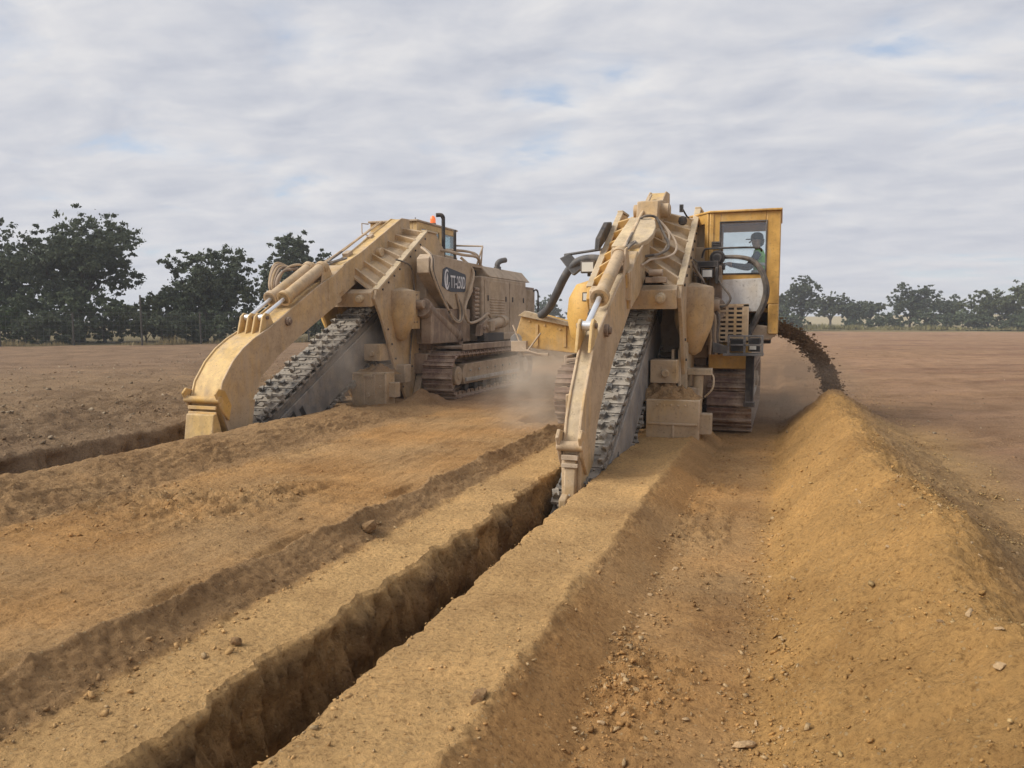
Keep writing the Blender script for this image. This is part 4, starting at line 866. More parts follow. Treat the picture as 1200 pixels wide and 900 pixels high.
    if near:
        m.bx(.27, .97, 13.478, 13.5, .335, .365); m.bx(.62, .65, 13.478, 13.5, 0, .33)
        for k in range(5): m.cyl((.40 + .1 * k, 13.5, .62), (.40 + .1 * k, 13.488, .62), .016, n=8)
    else:
        for x in (.245, .50, .74, .97): m.bx(x, x + .03, 13.47, 13.5, 0, .70)
        m.bx(.24, 1.0, 13.47, 13.5, .66, .70); m.box((.62, 13.46, .64), (.2, .05, .05)); m.cyl((.6, 13.5, .25), (.6, 13.465, .25), .045, n=12); m.cyl((.87, 13.5, .42), (.87, 13.47, .42), .03, n=10)
    m.build('stiffener', 'tan', pb, .005)
    m = B(); m.bx(.98, 1.16, 13.6, 13.8, .2, .5); m.bx(.45, .62, 13.86, 15.6, .45, .62); m.bx(.2, .9, 14.5, 14.8, .42, .8); m.build('plough_arm', 'tan_body', root, .015)
    m = B(); m.bx(.22, .62, 13.95, 14.4, .9, 1.25); m.cyl((.45, 13.95, 1.05), (.45, 13.9, 1.05), .06, n=12); m.build('plough_bracket', 'tan', root, .012)
    # other plough (far side)
    m = B(); m.bx(-1.0, -.24, 13.6, 13.9, -.02, .72); m.build('plough_box', 'tan', root, .012)
    return root

def framed_wall(m, axis, a0, a1, z0, z1, pos, th, win, fr):
    """a wall with a rectangular opening built as four rails; win = (a0, a1, z0, z1)"""
    w0, w1, y0, y1 = win
    def bx(p0, p1, q0, q1):
        if p1 - p0 < 1e-4 or q1 - q0 < 1e-4: return
        if axis == 'x': m.bx(p0, p1, pos, pos + th, q0, q1)      # wall runs along x
        else: m.bx(pos, pos + th, p0, p1, q0, q1)
    bx(a0, w0, z0, z1); bx(w1, a1, z0, z1); bx(w0, w1, z0, y0); bx(w0, w1, y1, z1)

# ================================================================== FAR MACHINE (badge on its side, cab behind the beam)
LZ = -0.04
far = trencher('trencher', (-8.35, 17.0, LZ), .28, .345, False)
tag(far, 'dust-coated tan trencher with a badge on its side panel and an orange beacon', 'trencher', 'crawler trenchers at work')
# badge panel
m = B(); pan = [(15.05, 3.06), (15.2, 3.16), (17.45, 3.12), (17.62, 2.9), (17.55, 2.45), (17.05, 2.02), (16.35, 1.98), (15.6, 2.35), (15.05, 2.75)]
m.prism(pan, .93, 1.22); pn = m.build('side_panel', 'tan_body', far, .015)
m = B(); m.bx(.94, 1.2, 15.2, 17.4, 1.22, 2.0); m.build('valve_chest', 'brown', far, .02)
m = B(); m.prism([(15.70, 2.50), (15.76, 2.87), (15.95, 2.93), (17.04, 2.82), (17.09, 2.76), (17.05, 2.44), (16.98, 2.40), (16.2, 2.38), (15.95, 2.42)], 1.222, 1.23); bd = m.build('badge', 'plate_ink', pn)
m = B(); nseg = 26
vs = []; fs = []
for i in range(nseg + 1):        # open ring of the emblem, thick at the left
    a = R(55) + R(290) * i / nseg; ro, ri = .185, .185 - .03 - .06 * math.sin(math.pi * i / nseg) ** 2
    vs += [(1.232, 15.96 + .75 * ro * math.cos(a), 2.65 + 1.25 * ro * math.sin(a)), (1.232, 15.96 + .75 * ri * math.cos(a), 2.65 + 1.25 * ri * math.sin(a)), (1.236, 15.96 + .75 * ro * math.cos(a), 2.65 + 1.25 * ro * math.sin(a)), (1.236, 15.96 + .75 * ri * math.cos(a), 2.65 + 1.25 * ri * math.sin(a))]
for i in range(nseg):
    o = i * 4; fs += [(o, o + 4, o + 6, o + 2), (o + 2, o + 6, o + 7, o + 3), (o + 3, o + 7, o + 5, o + 1), (o + 1, o + 5, o + 4, o)]
m.add(vs, fs); m.prism([(15.93, 2.50), (15.99, 2.52), (16.02, 2.72), (15.97, 2.80), (15.93, 2.66)], 1.232, 1.236); m.build('emblem', 'plate_white', bd, smooth=0)
def lettering(txt, origin, height, width, parent, mat, normal='x'):
    cu = bpy.data.curves.new('lettering', 'FONT'); cu.body = txt; cu.size = 1; cu.extrude = .004; cu.offset = .012; cu.resolution_u = 3
    tmp = bpy.data.objects.new('tmp_text', cu); COL.objects.link(tmp)
    dg_ = bpy.context.evaluated_depsgraph_get(); me = bpy.data.meshes.new_from_object(tmp.evaluated_get(dg_))
    bpy.data.objects.remove(tmp); bpy.data.curves.remove(cu)
    co = np.empty(len(me.vertices) * 3); me.vertices.foreach_get('co', co); co = co.reshape(-1, 3)
    mn = co.min(0); mxx = co.max(0)
    a = (co[:, 0] - mn[0]) / (mxx[0] - mn[0]) * width; h = (co[:, 1] - mn[1]) / (mxx[1] - mn[1]) * height
    out = np.stack([origin[0] + (co[:, 2] > 0) * .004, origin[1] + a - 17, origin[2] + h], 1)
    me.vertices.foreach_set('co', out.ravel()); me.update(); me.materials.clear(); me.materials.append(M[mat])
    o = bpy.data.objects.new('lettering', me); COL.objects.link(o); o.parent = parent; return o
lettering('TT-250D', (1.232, 16.16, 2.47), .29, .86, bd, 'plate_white')
# engine house
m = B(); m.bx(-1.25, 1.28, 18.0, 21.5, 1.24, 2.84); m.prism([(-1.25, 2.845), (1.28, 2.845), (1.02, 3.14), (-1.0, 3.14)], 18.55, 21.9, 'y'); eh = m.build('engine_house', 'tan_body', far, .03)
m = B(); m.bx(1.282, 1.30, 18.15, 19.95, 1.75, 2.75); m.build('door', 'tan_body', eh, .01)
m = B(); m.bx(1.282, 1.298, 20.05, 21.4, 1.45, 2.75); m.build('door', 'tan_body', eh, .01)
m = B(); m.bx(-1.2, 1.2, 21.5, 22.55, 1.5, 2.72); gb = m.build('radiator_box', 'brown', far, .02)
for k in range(12):
    m = B(); m.bx(1.2, 1.235, 21.55 + k * .082, 21.59 + k * .082, 1.6, 2.64); m.build('grille_slat', 'tan_body', gb, .004)
m = B(); m.bx(-.6, .9, 18.02, 18.6, 2.85, 3.02); m.build('intake_grille', 'dark', eh, .01)
m = B(); m.cyl((.95, 20.0, 3.0), (.95, 20.0, 3.2), .10, n=16); m.tube([(.95, 20.0, 3.2), (.95, 20.0, 3.28), (1.0, 20.1, 3.36), (1.08, 20.28, 3.4)], .075, 12, 4); m.build('exhaust', 'greypipe', far)
m = B(); m.tube([(1.25, 22.35, 2.62), (1.25, 22.6, 2.66), (1.25, 22.78, 2.58), (1.25, 22.8, 2.3), (1.25, 22.8, 1.7)], .028, 8, 5); m.build('handrail', 'dark', far)
m = B(); m.bx(-1.3, 1.3, 17.86, 22.6, 1.215, 1.4); m.build('engine_frame', 'tan_body', far, .02)
# hydraulic motor and valves hanging off the deck side
m = B(); m.cyl((1.42, 18.2, 1.62), (1.42, 19.3, 1.72), .13, n=18); m.cyl((1.42, 18.9, 1.69), (1.42, 19.05, 1.70), .17, n=18); m.box((1.42, 18.05, 1.6), (.26, .3, .26), (.1, 0, 0)); m.build('hydraulic_motor', 'tan_body', far, .012)
m = B(); m.prism([(17.4, 1.35), (18.2, 1.45), (18.4, 1.62), (17.9, 1.78), (17.5, 1.62)], 1.32, 1.46)
for k in range(3): m.cyl((1.46, 17.65 + .2 * k, 1.54 + .03 * k), (1.5, 17.65 + .2 * k, 1.54 + .03 * k), .055, n=10)
m.build('valve_block', 'brown', far, .01)
m = B(); m.bx(1.3, 1.5, 17.6, 19.0, 1.215, 1.42); m.build('toolbox', 'dark', far, .01)
for y_ in (18.35, 19.7, 20.25, 21.2):
    m = B(); m.box((1.305, y_, 2.3), (.03, .05, .14)); m.build('door_latch', 'dark', eh, .005)
for k in range(7):
    m = B(); m.box((1.302, 19.05, 1.86 + .07 * k), (.03, 1.1, .022), (0, R(35), 0)); m.build('louver', 'tan_body', eh, .003)
# hoses over the panel
for k in range(3):
    o = .05 * k
    hose(far, [(.9, 15.35 + o, 3.32), (1.22, 15.15 + o, 3.1), (1.27, 15.12 + o, 2.75), (1.28, 15.55 + o, 2.25), (1.28, 16.1 + o, 1.86 - o), (1.27, 16.55 + o, 1.72), (1.26, 16.62 + o * 2, 2.0), (1.24, 16.45, 2.35)], .026, 'tan_body' if k != 1 else 'hose')
hose(far, [(1.0, 17.3, 3.25), (1.27, 17.45, 2.9), (1.28, 17.1, 2.35), (1.29, 16.85, 1.95), (1.32, 17.05, 1.68), (1.38, 17.6, 1.75), (1.42, 18.0, 1.9), (1.4, 18.3, 1.8)], .034, 'tan_body')
hose(far, [(.72, 14.5, 3.0), (.8, 15.0, 2.9), (.74, 15.3, 2.5), (.74, 15.25, 1.8), (.74, 15.1, 1.1), (.74, 15.05, .6)], .018)
m = B()
for k in range(9): m.cyl((1.2, 17.62, 1.7 + .1 * k), (1.2, 17.9, 1.7 + .1 * k), .05, n=10)
m.build('hose_rack', 'brown', far)
work_light(far, (1.08, 15.2, 3.02), w_=.2, h=.15)
hose(far, [(.0, 16.9, 3.35), (.7, 16.8, 3.38), (1.1, 17.2, 3.30), (1.2, 17.9, 3.28), (1.0, 18.6, 3.05)], .035, 'tan_body', 'hydraulic_line')
m = B(); m.bx(.2, 1.1, 17.2, 18.5, 3.06, 3.14); m.tube([(1.05, 18.5, 3.1), (1.1, 18.5, 3.62), (.3, 18.5, 3.66)], .025, 8, 0); m.tube([(1.1, 18.5, 3.6), (1.05, 18.2, 3.1)], .025, 8, 0); m.build('top_rail', 'tan_body', far, .005)
for k in range(3): hose(far, [(.1, 17.1 + .12 * k, 3.42), (.6, 17.5 + .1 * k, 3.46), (1.0, 18.0 + .1 * k, 3.42), (1.08, 18.4, 3.2)], .03, 'tan_body', 'hydraulic_line')
# cab
cx0, cx1, cy0, cy1, cz0, cz1 = -1.15, .12, 16.75, 19.1, 3.07, 4.08
m = B(); framed_wall(m, 'x', cx0, cx1, cz0, cz1, cy0, .05, (-.22, -.0, 3.48, 3.86), 0); framed_wall(m, 'x', cx0, cx1, cz0, cz1, cy1 - .05, .05, (-1.0, -.05, 3.4, 3.95), 0)
framed_wall(m, 'y', cy0 + .05, cy1 - .05, cz0, cz1, cx0, .05, (17.0, 18.9, 3.4, 3.95), 0)
m.bx(cx1 - .05, cx1, cy0 + .05, 17.0, cz0, cz1); m.bx(cx1 - .05, cx1, 17.0, cy1 - .05, cz0, 3.42); m.bx(cx1 - .05, cx1, 17.0, cy1 - .05, 3.94, cz1); m.bx(cx1 - .05, cx1, 18.02, 18.16, 3.42, 3.94); m.bx(cx1 - .05, cx1, 19.0, cy1 - .05, 3.42, 3.94)
cb = m.build('cab', 'boomyellow', far, .012)
m = B(); m.bx(cx0 - .03, cx1 + .03, cy0 - .06, cy1 + .03, cz1, cz1 + .05); m.build('roof', 'tan_body', cb, .015)
m = B(); m.bx(cx0, cx1, cy0, cy1, 2.9, cz0); m.bx(cx1 - .0, cx1 + .02, 17.0, 19.1, 3.2, 3.40); m.build('cab_floor', 'tan_body', cb, .01)
for (y0, y1) in ((17.0, 18.02), (18.16, 19.0)):
    m = B(); m.bx(cx1 - .03, cx1 - .022, y0, y1, 3.42, 3.94); m.build('window', 'glass_dark', cb)
for yy in (cy0 + .02, cy1 - .03):
    m = B(); m.bx(-.22 if yy < 17 else -1.0, -.0 if yy < 17 else -.05, yy, yy + .008, 3.48 if yy < 17 else 3.4, 3.86 if yy < 17 else 3.95); m.build('window', 'glass', cb)
m = B(); m.bx(cx0 + .02, cx0 + .028, 17.0, 18.9, 3.4, 3.95); m.build('window', 'glass', cb)
m = B(); m.bx(-.75, -.3, 17.7, 18.1, 3.07, 3.2); m.bx(-.75, -.3, 18.05, 18.2, 3.2, 3.75); m.build('seat', 'dark', cb, .03)
m = B(); m.tube([(cx0 - .02, cy0 - .05, cz1 - .02), (cx0 - .1, cy0 - .22, cz1 - .02), (cx0 - .1, cy0 - .22, cz1 - .25), (cx0 - .02, cy0 - .05, cz1 - .3)], .015, 6); m.build('grab_rail', 'tan_body', cb)
m = B(); m.cyl((.55, 17.3, 3.05), (.55, 17.3, 4.22), .045, n=14); m.tube([(.55, 17.3, 4.2), (.52, 17.26, 4.27), (.40, 17.2, 4.27)], .05, 12, 4); m.build('exhaust_stack', 'dark', far)
m = B(); m.cyl((.72, 17.6, 3.15), (.72, 17.6, 3.95), .035, n=12); m.build('snorkel', 'dark', far)
m = B(); m.cyl((-.1, 18.1, 4.13), (-.1, 18.1, 4.2), .08, n=16); bk = m.build('beacon', 'dark', far)
m = B(); m.lathe([(.07, 0), (.072, .1), (.055, .16), (.02, .19)], (-.1, 18.1, 4.2), 16); m.build('beacon_lens', 'amber', bk)
m = B(); m.cyl((-.35, 17.6, 4.13), (-.35, 17.6, 4.3), .012, n=6); m.build('aerial', 'dark', far)

# ================================================================== NEAR MACHINE (big side cab, driver, cross conveyor)
NZ = -0.145
nr = trencher('trencher', (-2.06, 17.0 - 2.35, NZ), .095, .235, True)
tag(nr, 'yellow trencher with a tall glazed side cab, nearest the camera', 'trencher', 'crawler trenchers at work')
# broad capped plate on the upper beam and the block over it
m = B(); ang = R(27)
def onbeam(u, h, x): # u along the beam from (14.1, 3.12), h above its top face
    return (x, 14.1 + u * math.cos(ang) - h * math.sin(ang), 3.12 + u * math.sin(ang) + h * math.cos(ang))
outl = [(-.30, -.62), (-.04, -.66), (.10, -.58), (.20, -.42), (.245, -.2), (.245, .1), (.20, .34), (.10, .50), (-.22, .54)]
vs = [onbeam(u, .02, x) for x, u in outl] + [onbeam(u, .10, x) for x, u in outl]; n = len(outl)
m.add(vs, [tuple(range(n))[::-1], tuple(range(n, 2 * n))] + [(i, (i + 1) % n, n + (i + 1) % n, n + i) for i in range(n)]); m.build('cap_plate', 'pale_edge', nr, .012)
m = B(); m.prism([(14.75, 3.42), (14.85, 3.74), (15.2, 3.80), (15.75, 3.86), (15.75, 3.6)], -.17, .17); bl = m.build('beam_head', 'tan', nr, .014)
m = B(); m.cyl((-.27, 15.15, 3.62), (.30, 15.15, 3.62), .115, n=20); m.cyl((.30, 15.15, 3.62), (.32, 15.15, 3.62), .095, n=16); m.build('pivot_pin', 'tan', bl, .01)
hose(nr, [(-.05, 14.45, 3.42), (.06, 14.4, 3.45), (.2, 14.45, 3.42), (.3, 14.4, 3.22), (.44, 14.15, 2.95), (.36, 13.85, 2.82), (.16, 13.75, 2.78)], .02)
hose(nr, [(.2, 14.5, 3.42), (.36, 14.5, 3.25), (.52, 14.4, 3.0), (.5, 14.0, 2.8), (.2, 13.75, 2.72)], .018, 'tan_body')
hose(nr, [(.22, 14.5, 3.40), (.4, 14.45, 3.15), (.38, 14.05, 2.88), (.2, 13.7, 2.7), (.16, 13.4, 2.62)], .018, 'tan_body')
# left shoulder: lamps, black cover, bent duct
work_light(nr, (-.74, 13.95, 2.20), w_=.18, h=.14); work_light(nr, (-.98, 14.9, 2.72), w_=.24, h=.2)
m = B(); m.prism([(14.55, 2.95), (14.62, 3.16), (15.2, 3.48), (15.5, 3.52), (15.5, 3.35)], -.8, -.71); m.build('hose_cover', 'dark', nr, .02)
m = B(); m.prism([(13.55, 1.45), (13.55, 1.95), (13.75, 2.05), (13.9, 1.9), (13.9, 1.4)], -.66, -.44); m.build('inner_guard', 'dark', nr, .01)
m = B(); m.tube([(-.75, 15.45, 2.86), (-1.05, 15.45, 2.9), (-1.28, 15.45, 2.86), (-1.45, 15.5, 2.74), (-1.6, 15.6, 2.56), (-1.8, 15.8, 2.28), (-2.05, 16.1, 2.02), (-2.45, 16.5, 1.84), (-2.75, 16.8, 1.7), (-2.9, 17.0, 1.45)], .075, 14, 5); m.build('bent_duct', 'greypipe', nr)
m = B(); m.prism([(-1.62, 2.92), (-1.45, 3.0), (-1.22, 2.74), (-1.38, 2.62)], 15.42, 15.56, 'y'); m.tube([(-1.55, 15.48, 2.98), (-.8, 15.4, 3.06)], .025, 8); m.build('duct_bracket', 'greypipe', nr, .008)
# cross conveyor
a = Vector((-2.75, 16.95, 1.62)); b_ = Vector((1.95, 16.95, 1.62))
m = B(); m.prism([(-2.75, 1.52), (-2.62, 1.92), (-2.5, 1.98), (-1.1, 1.62), (-1.1, 1.18), (-2.3, 1.30), (-2.75, 1.38)], 16.3, 16.36, 'y'); cv = m.build('conveyor_side', 'yellow', nr, .01)
m = B(); m.prism([(-2.66, 1.93), (-2.52, 2.02), (-1.1, 1.66), (-1.1, 1.62)], 16.22, 16.42, 'y'); m.build('flange', 'pale_edge', cv, .006)
for sx_ in (-1.75, -2.3):
    m = B(); m.box((sx_, 16.29, 1.55), (.05, .03, .42)); m.build('stiffener', 'yellow', cv, .005)
m = B(); bolts(m, [(-2.45 + .3 * k, 16.3, 1.82 - .075 * k) for k in range(5)], (0, -1, 0), .02, .02); tag(m.build('bolts', 'yellow', cv), kind='stuff')
m = B(); m.prism([(-2.75, 1.52), (-2.62, 1.92), (-2.5, 1.98), (-1.1, 1.62), (-1.1, 1.18), (-2.3, 1.30), (-2.75, 1.38)], 17.3, 17.36, 'y'); m.build('conveyor_side', 'yellow', nr, .01)
m = B(); m.prism([(-2.7, 1.55), (-2.5, 1.6), (-1.1, 1.45), (1.9, 1.5), (1.9, 1.44), (-1.1, 1.38), (-2.5, 1.5), (-2.7, 1.48)], 16.38, 17.28, 'y'); m.build('conveyor_belt', 'dark', nr)
m = B(); m.cyl((-2.72, 16.3, 1.47), (-2.72, 17.36, 1.47), .12, n=18); m.build('tail_drum', 'steel', nr)
m = B(); m.box((-2.62, 16.2, 1.35), (.3, .12, .2)); m.tube([(-2.75, 16.2, 1.75), (-2.55, 16.15, 1.3), (-2.2, 16.15, 1.2)], .02, 6); m.tube([(-2.2, 16.2, 1.6), (-2.45, 16.15, 1.25)], .02, 6); m.box((-2.3, 16.22, 1.2), (.5, .05, .05)); m.build('belt_tensioner', 'tan_body', nr, .006)
# engine house behind
m = B(); m.bx(-1.2, .8, 18.0, 22.0, 1.24, 2.3); m.build('engine_house', 'yellow', nr, .03)
# right tower with cable runs and lamp
m = B(); m.bx(.95, 1.14, 15.25, 15.6, 1.3, 2.72); tw = m.build('valve_tower', 'brown', nr, .012)
for k in range(6):
    m = B(); m.box((.98 + .12 * (k % 2), 15.22, 1.5 + .2 * k), (.11, .08, .12)); m.build('valve', 'tan_body', tw, .01)
m = B(); m.bx(.78, 1.1, 14.98, 15.2, 2.68, 2.78); m.bx(.78, .82, 14.98, 15.2, 2.42, 2.68); m.bx(1.06, 1.1, 14.98, 15.2, 2.42, 2.68); m.build('lamp_hood', 'dark', nr, .008)
work_light(nr, (.94, 15.0, 2.58), w_=.18, h=.14)
for k in range(4): hose(nr, [(.80 + .05 * k, 15.1, 2.4), (.84 + .05 * k, 15.02, 2.1), (.95 + .06 * k, 14.98, 1.9), (1.02 + .03 * k, 14.97, 1.6), (1.0 + .05 * k, 15.0, 1.3)], .022, 'hose' if k % 2 else 'tan_body')
hose(nr, [(1.05, 15.1, 2.55), (1.2, 15.0, 2.35), (1.3, 14.98, 2.2), (1.24, 14.98, 2.08), (1.1, 15.0, 2.05)], .018)
hose(nr, [(.5, 15.6, 2.95), (.62, 15.2, 2.88), (.8, 15.1, 2.75), (.84, 15.0, 2.7)], .014)
for k in range(5): hose(nr, [(.74, 14.6 + .1 * k, 2.75 - .05 * k), (.86, 14.75 + .06 * k, 2.5), (.98, 15.0, 2.3 - .06 * k), (1.06, 15.05, 2.0 - .1 * k), (1.12, 15.2, 1.75 - .08 * k)], .016 + .003 * (k % 3), ('hose', 'brown', 'tan_body')[k % 3])
for k in range(4): hose(nr, [(-.62, 13.7, 2.1 + .05 * k), (-.5, 13.5, 2.0), (-.3, 13.55, 2.15 + .06 * k), (-.2, 13.8, 2.45 + .05 * k)], .016, 'hose')
m = B(); m.bx(.2, .5, 13.5, 13.62, 2.38, 2.46); m.cyl((.25, 13.52, 2.52), (.45, 13.52, 2.52), .05, n=12); m.build('valve', 'brown', nr, .008)
# slotted guard: a sheet with real slots
def slotted(m, x0, x1, z0, z1, nx, nz, y, th, sw, sh):
    dx, dz = (x1 - x0) / nx, (z1 - z0) / nz
    for i in range(nx):
        for j in range(nz):
            cx_, cz_ = x0 + (i + .5) * dx, z0 + (j + .5) * dz; a, b2, c, d = x0 + i * dx, x0 + (i + 1) * dx, z0 + j * dz, z0 + (j + 1) * dz
            O = [(a, c), (b2, c), (b2, d), (a, d)]; I = [(cx_ - sw / 2, cz_ - sh / 2), (cx_ + sw / 2, cz_ - sh / 2), (cx_ + sw / 2, cz_ + sh / 2), (cx_ - sw / 2, cz_ + sh / 2)]
            vs = [(p[0], y, p[1]) for p in O + I] + [(p[0], y + th, p[1]) for p in O + I]; fs = []
            for k in range(4):
                l = (k + 1) % 4; fs += [(k, l, 4 + l, 4 + k), (8 + k, 12 + k, 12 + l, 8 + l), (4 + k, 4 + l, 12 + l, 12 + k)]
            m.add(vs, fs)
m = B(); slotted(m, 1.0, 1.50, 1.50, 2.06, 4, 8, 15.06, .012, .085, .036); m.bx(1.50, 1.58, 15.05, 15.085, 1.52, 2.09); m.bx(1.0, 1.58, 15.05, 15.085, 2.06, 2.10); m.bx(.97, 1.0, 15.05, 15.085, 1.5, 2.1); gd = m.build('slotted_guard', 'tan', nr, 0, 0)
m = B(); m.bx(1.02, 1.5, 15.30, 15.34, 1.5, 2.05); m.bx(1.54, 1.57, 15.09, 15.5, 1.55, 2.05); m.build('guard_back', 'dark', gd)
m = B(); m.prism([(.95, 1.05), (1.55, 1.05), (1.60, 1.2), (1.60, 1.48), (.95, 1.48)], 15.35, 16.2, 'y'); m.build('cab_mount', 'yellow', nr, .02)
# step platform with lamp cage below the cab
m = B(); m.bx(1.22, 1.82, 14.75, 15.25, 1.29, 1.325)
for x in (1.30, 1.54, 1.80): m.bx(x - .018, x + .018, 14.75, 14.78, 1.325, 1.60)
for z in (1.46, 1.60): m.bx(1.30, 1.80, 14.75, 14.78, z - .014, z + .014)
m.bx(1.78, 1.81, 14.78, 15.2, 1.58, 1.61); pf = m.build('step_platform', 'greypipe', nr, .004)
m = B(); m.box((1.42, 14.95, 1.45), (.2, .16, .2)); m.box((1.68, 14.98, 1.46), (.18, .14, .22)); m.build('lamp_box', 'dark', pf, .01)
m = B(); m.box((1.66, 14.9, 1.42), (.10, .03, .07)); m.build('lens', 'lamp', pf)
m = B(); m.prism([(1.05, 1.33), (1.3, 1.30), (1.3, 1.42), (1.05, 1.5)], 14.95, 15.05, 'y'); m.build('platform_arm', 'greypipe', pf, .006)
m = B(); m.bx(1.55, 1.68, 15.1, 15.2, .50, 1.29); m.bx(1.53, 1.70, 15.09, 15.21, .46, .54); m.build('mud_flap', 'dark', nr, .008)
# small jack in front of the track
m = B(); m.cyl((.86, 14.6, .55), (.88, 14.55, 1.0), .075, n=16); m.bx(.72, 1.08, 14.45, 14.7, 1.0, 1.1); m.bx(.6, .72, 14.3, 14.9, .75, 1.5); m.build('jack', 'pale_edge', nr, .008)
hose(nr, [(.95, 14.5, 1.06), (1.1, 14.45, 1.0), (1.1, 14.45, .8), (.98, 14.5, .66)], .014, 'pale_edge')
m = B(); m.bx(.60, .64, 14.2, 14.9, .35, 1.4); m.bx(.50, .54, 14.2, 14.9, .3, 1.4); m.build('guide_plate', 'pale_edge', nr, .006)
# ---------------- side cab
kx0, kx1, ky0, ky1, kz0, kz1 = .92, 2.02, 15.42, 17.2, 1.62, 3.58
m = B()
framed_wall(m, 'x', kx0, kx1, 2.10, kz1, ky0, .06, (1.10, 1.80, 2.60, 3.42), 0); m.bx(kx1 - .16, kx1, ky0, ky0 + .06, kz0, 2.10); m.bx(kx0, 1.06, ky0, ky0 + .06, kz0 + .12, 2.10)
framed_wall(m, 'y', ky0 + .06, ky1, kz0, kz1, kx1 - .05, .05, (15.75, 17.0, 2.55, 3.42), 0)
framed_wall(m, 'x', kx0, kx1 - .05, kz0, kz1, ky1 - .05, .05, (1.02, 1.88, 2.45, 3.45), 0)
m.bx(kx0, kx0 + .07, ky0 - .02, ky0 + .1, kz0 + .12, kz1 + .01)
kb = m.build('cab', 'cabyellow', nr, .014)
m = B(); m.prism([(kx0 - .45, 16.0), (kx0, ky0 - .05), (kx1 + .02, ky0 - .05), (kx1 + .02, ky1 + .03), (kx0 - .45, ky1 + .03)], kz1, kz1 + .035, 'z'); m.build('roof', 'cabyellow', kb, .01)
# chamfered corner with its own window, and the inner side
d = Vector((-.42, .60, 0)); p0 = Vector((kx0, ky0 + .02, 0)); ca = math.atan2(d.y, d.x)
def cham(t0, t1, z0, z1, th, nm, mt, par, bev=.008):
    c = p0 + d * ((t0 + t1) / 2); m = B(); m.box((c.x, c.y, (z0 + z1) / 2), (d.length * (t1 - t0), th, z1 - z0), (0, 0, ca)); return m.build(nm, mt, par, bev)
cham(0.02, .16, 2.1, kz1, .05, 'corner_post', 'cabyellow', kb); cham(.86, 1, 2.1, kz1, .05, 'corner_post', 'cabyellow', kb); cham(.16, .86, 3.42, kz1, .05, 'header', 'cabyellow', kb); cham(.16, .86, 2.1, 2.75, .05, 'corner_panel', 'cabyellow', kb)
cham(.16, .86, 2.75, 3.42, .01, 'window', 'glass', kb, 0)
m = B(); framed_wall(m, 'y', 16.05, ky1, kz0, kz1, kx0 - .44, .05, (16.15, 17.1, 2.6, 3.42), 0); m.bx(kx0 - .44, kx0, ky1 - .05, ky1, kz0, 2.4); m.bx(kx0 - .44, kx0, ky1 - .05, ky1, 3.45, kz1); m.bx(kx0 - .40, kx1 - .05, 15.9, ky1 - .05, kz0 + .35, kz0 + .42); m.build('inner_wall', 'cabyellow', kb, .01)
m = B(); m.bx(1.10, 1.80, ky0 + .025, ky0 + .033, 2.60, 3.42); m.build('window', 'glass', kb)
m = B(); m.bx(1.02, 1.88, ky1 - .03, ky1 - .022, 2.45, 3.45); m.build('window', 'glass', kb)
m = B(); m.bx(kx1 - .03, kx1 - .022, 15.75, 17.0, 2.55, 3.42); m.build('window', 'glass', kb)
m = B(); m.bx(kx0 - .42, kx0 - .412, 16.15, 17.1, 2.6, 3.42); m.build('window', 'glass', kb)
# window seal
m = B()
for (x0, x1, z0, z1) in ((1.08, 1.105, 2.58, 3.44), (1.795, 1.82, 2.58, 3.44), (1.105, 1.795, 2.58, 2.605), (1.105, 1.795, 3.415, 3.44)): m.bx(x0, x1, ky0 - .014, ky0 + .002, z0, z1)
m.build('window_seal', 'dark', kb, .006)
m = B(); m.prism([(1.075, 1.98), (1.10, 2.50), (1.80, 2.52), (1.80, 2.35), (1.72, 1.98)], ky0 - .02, ky0 + .03, 'y'); m.build('white_panel', 'white', kb, .01)
m = B(); m.bx(.96, 1.10, ky0 - .035, ky0, 3.02, 3.12)
for k in range(3): m.bx(.975, 1.085, ky0 - .05, ky0 - .035, 3.03 + .03 * k, 3.045 + .03 * k)
m.build('air_vent', 'dark', kb, .004)
m = B(); m.tube([(.82, ky0 - .12, 2.85), (.86, ky0 - .12, 2.98), (1.0, ky0 - .12, 3.0), (1.6, ky0 - .12, 3.0), (1.72, ky0 - .1, 2.98), (1.74, ky0, 2.95)], .016, 8, 4); m.build('grab_rail', 'dark', kb)
m = B(); m.cyl((1.06, ky0 - .16, 2.84), (1.06, ky0 - .02, 2.86), .12, n=22); m.cyl((1.06, ky0 - .18, 2.84), (1.06, ky0 - .155, 2.84), .07, n=18); m.bx(.96, 1.18, ky0 - .14, ky0, 2.66, 2.74); m.build('horn', 'dark', kb, .008)
hose(nr, [(1.16, ky0 - .1, 2.86), (1.4, ky0 - .14, 2.85), (1.62, ky0 - .16, 2.78), (1.76, ky0 - .16, 2.6), (1.83, ky0 - .15, 2.35), (1.8, ky0 - .14, 2.12), (1.68, ky0 - .14, 1.85), (1.58, ky0 - .2, 1.62), (1.5, ky0 - .3, 1.5)], [.03, .035, .045, .05, .05, .05, .045], 'hose')
m = B(); m.prism([(1.55, 1.52), (1.9, 1.52), (2.0, 1.62), (2.0, 1.74), (1.55, 1.78)], ky0 + .05, 16.9, 'y'); m.build('cab_base', 'tan_body', kb, .02)
m = B(); m.tube([(.62, 15.85, 3.5), (.54, 15.5, 3.56), (.48, 15.3, 3.68)], .014, 6); m.box((.48, 15.27, 3.66), (.06, .05, .12)); m.lathe([(.02, -.07), (.06, -.05), (.075, 0), (.06, .06), (.02, .08)], (.50, 15.3, 3.46), 14); m.build('mirror', 'dark', kb)
m = B(); m.bx(1.50, 1.95, 16.05, 16.7, 2.05, 2.37); m.bx(1.88, 1.96, 16.1, 16.55, 2.35, 2.85); st = m.build('driver_seat', 'dark', kb, .04)
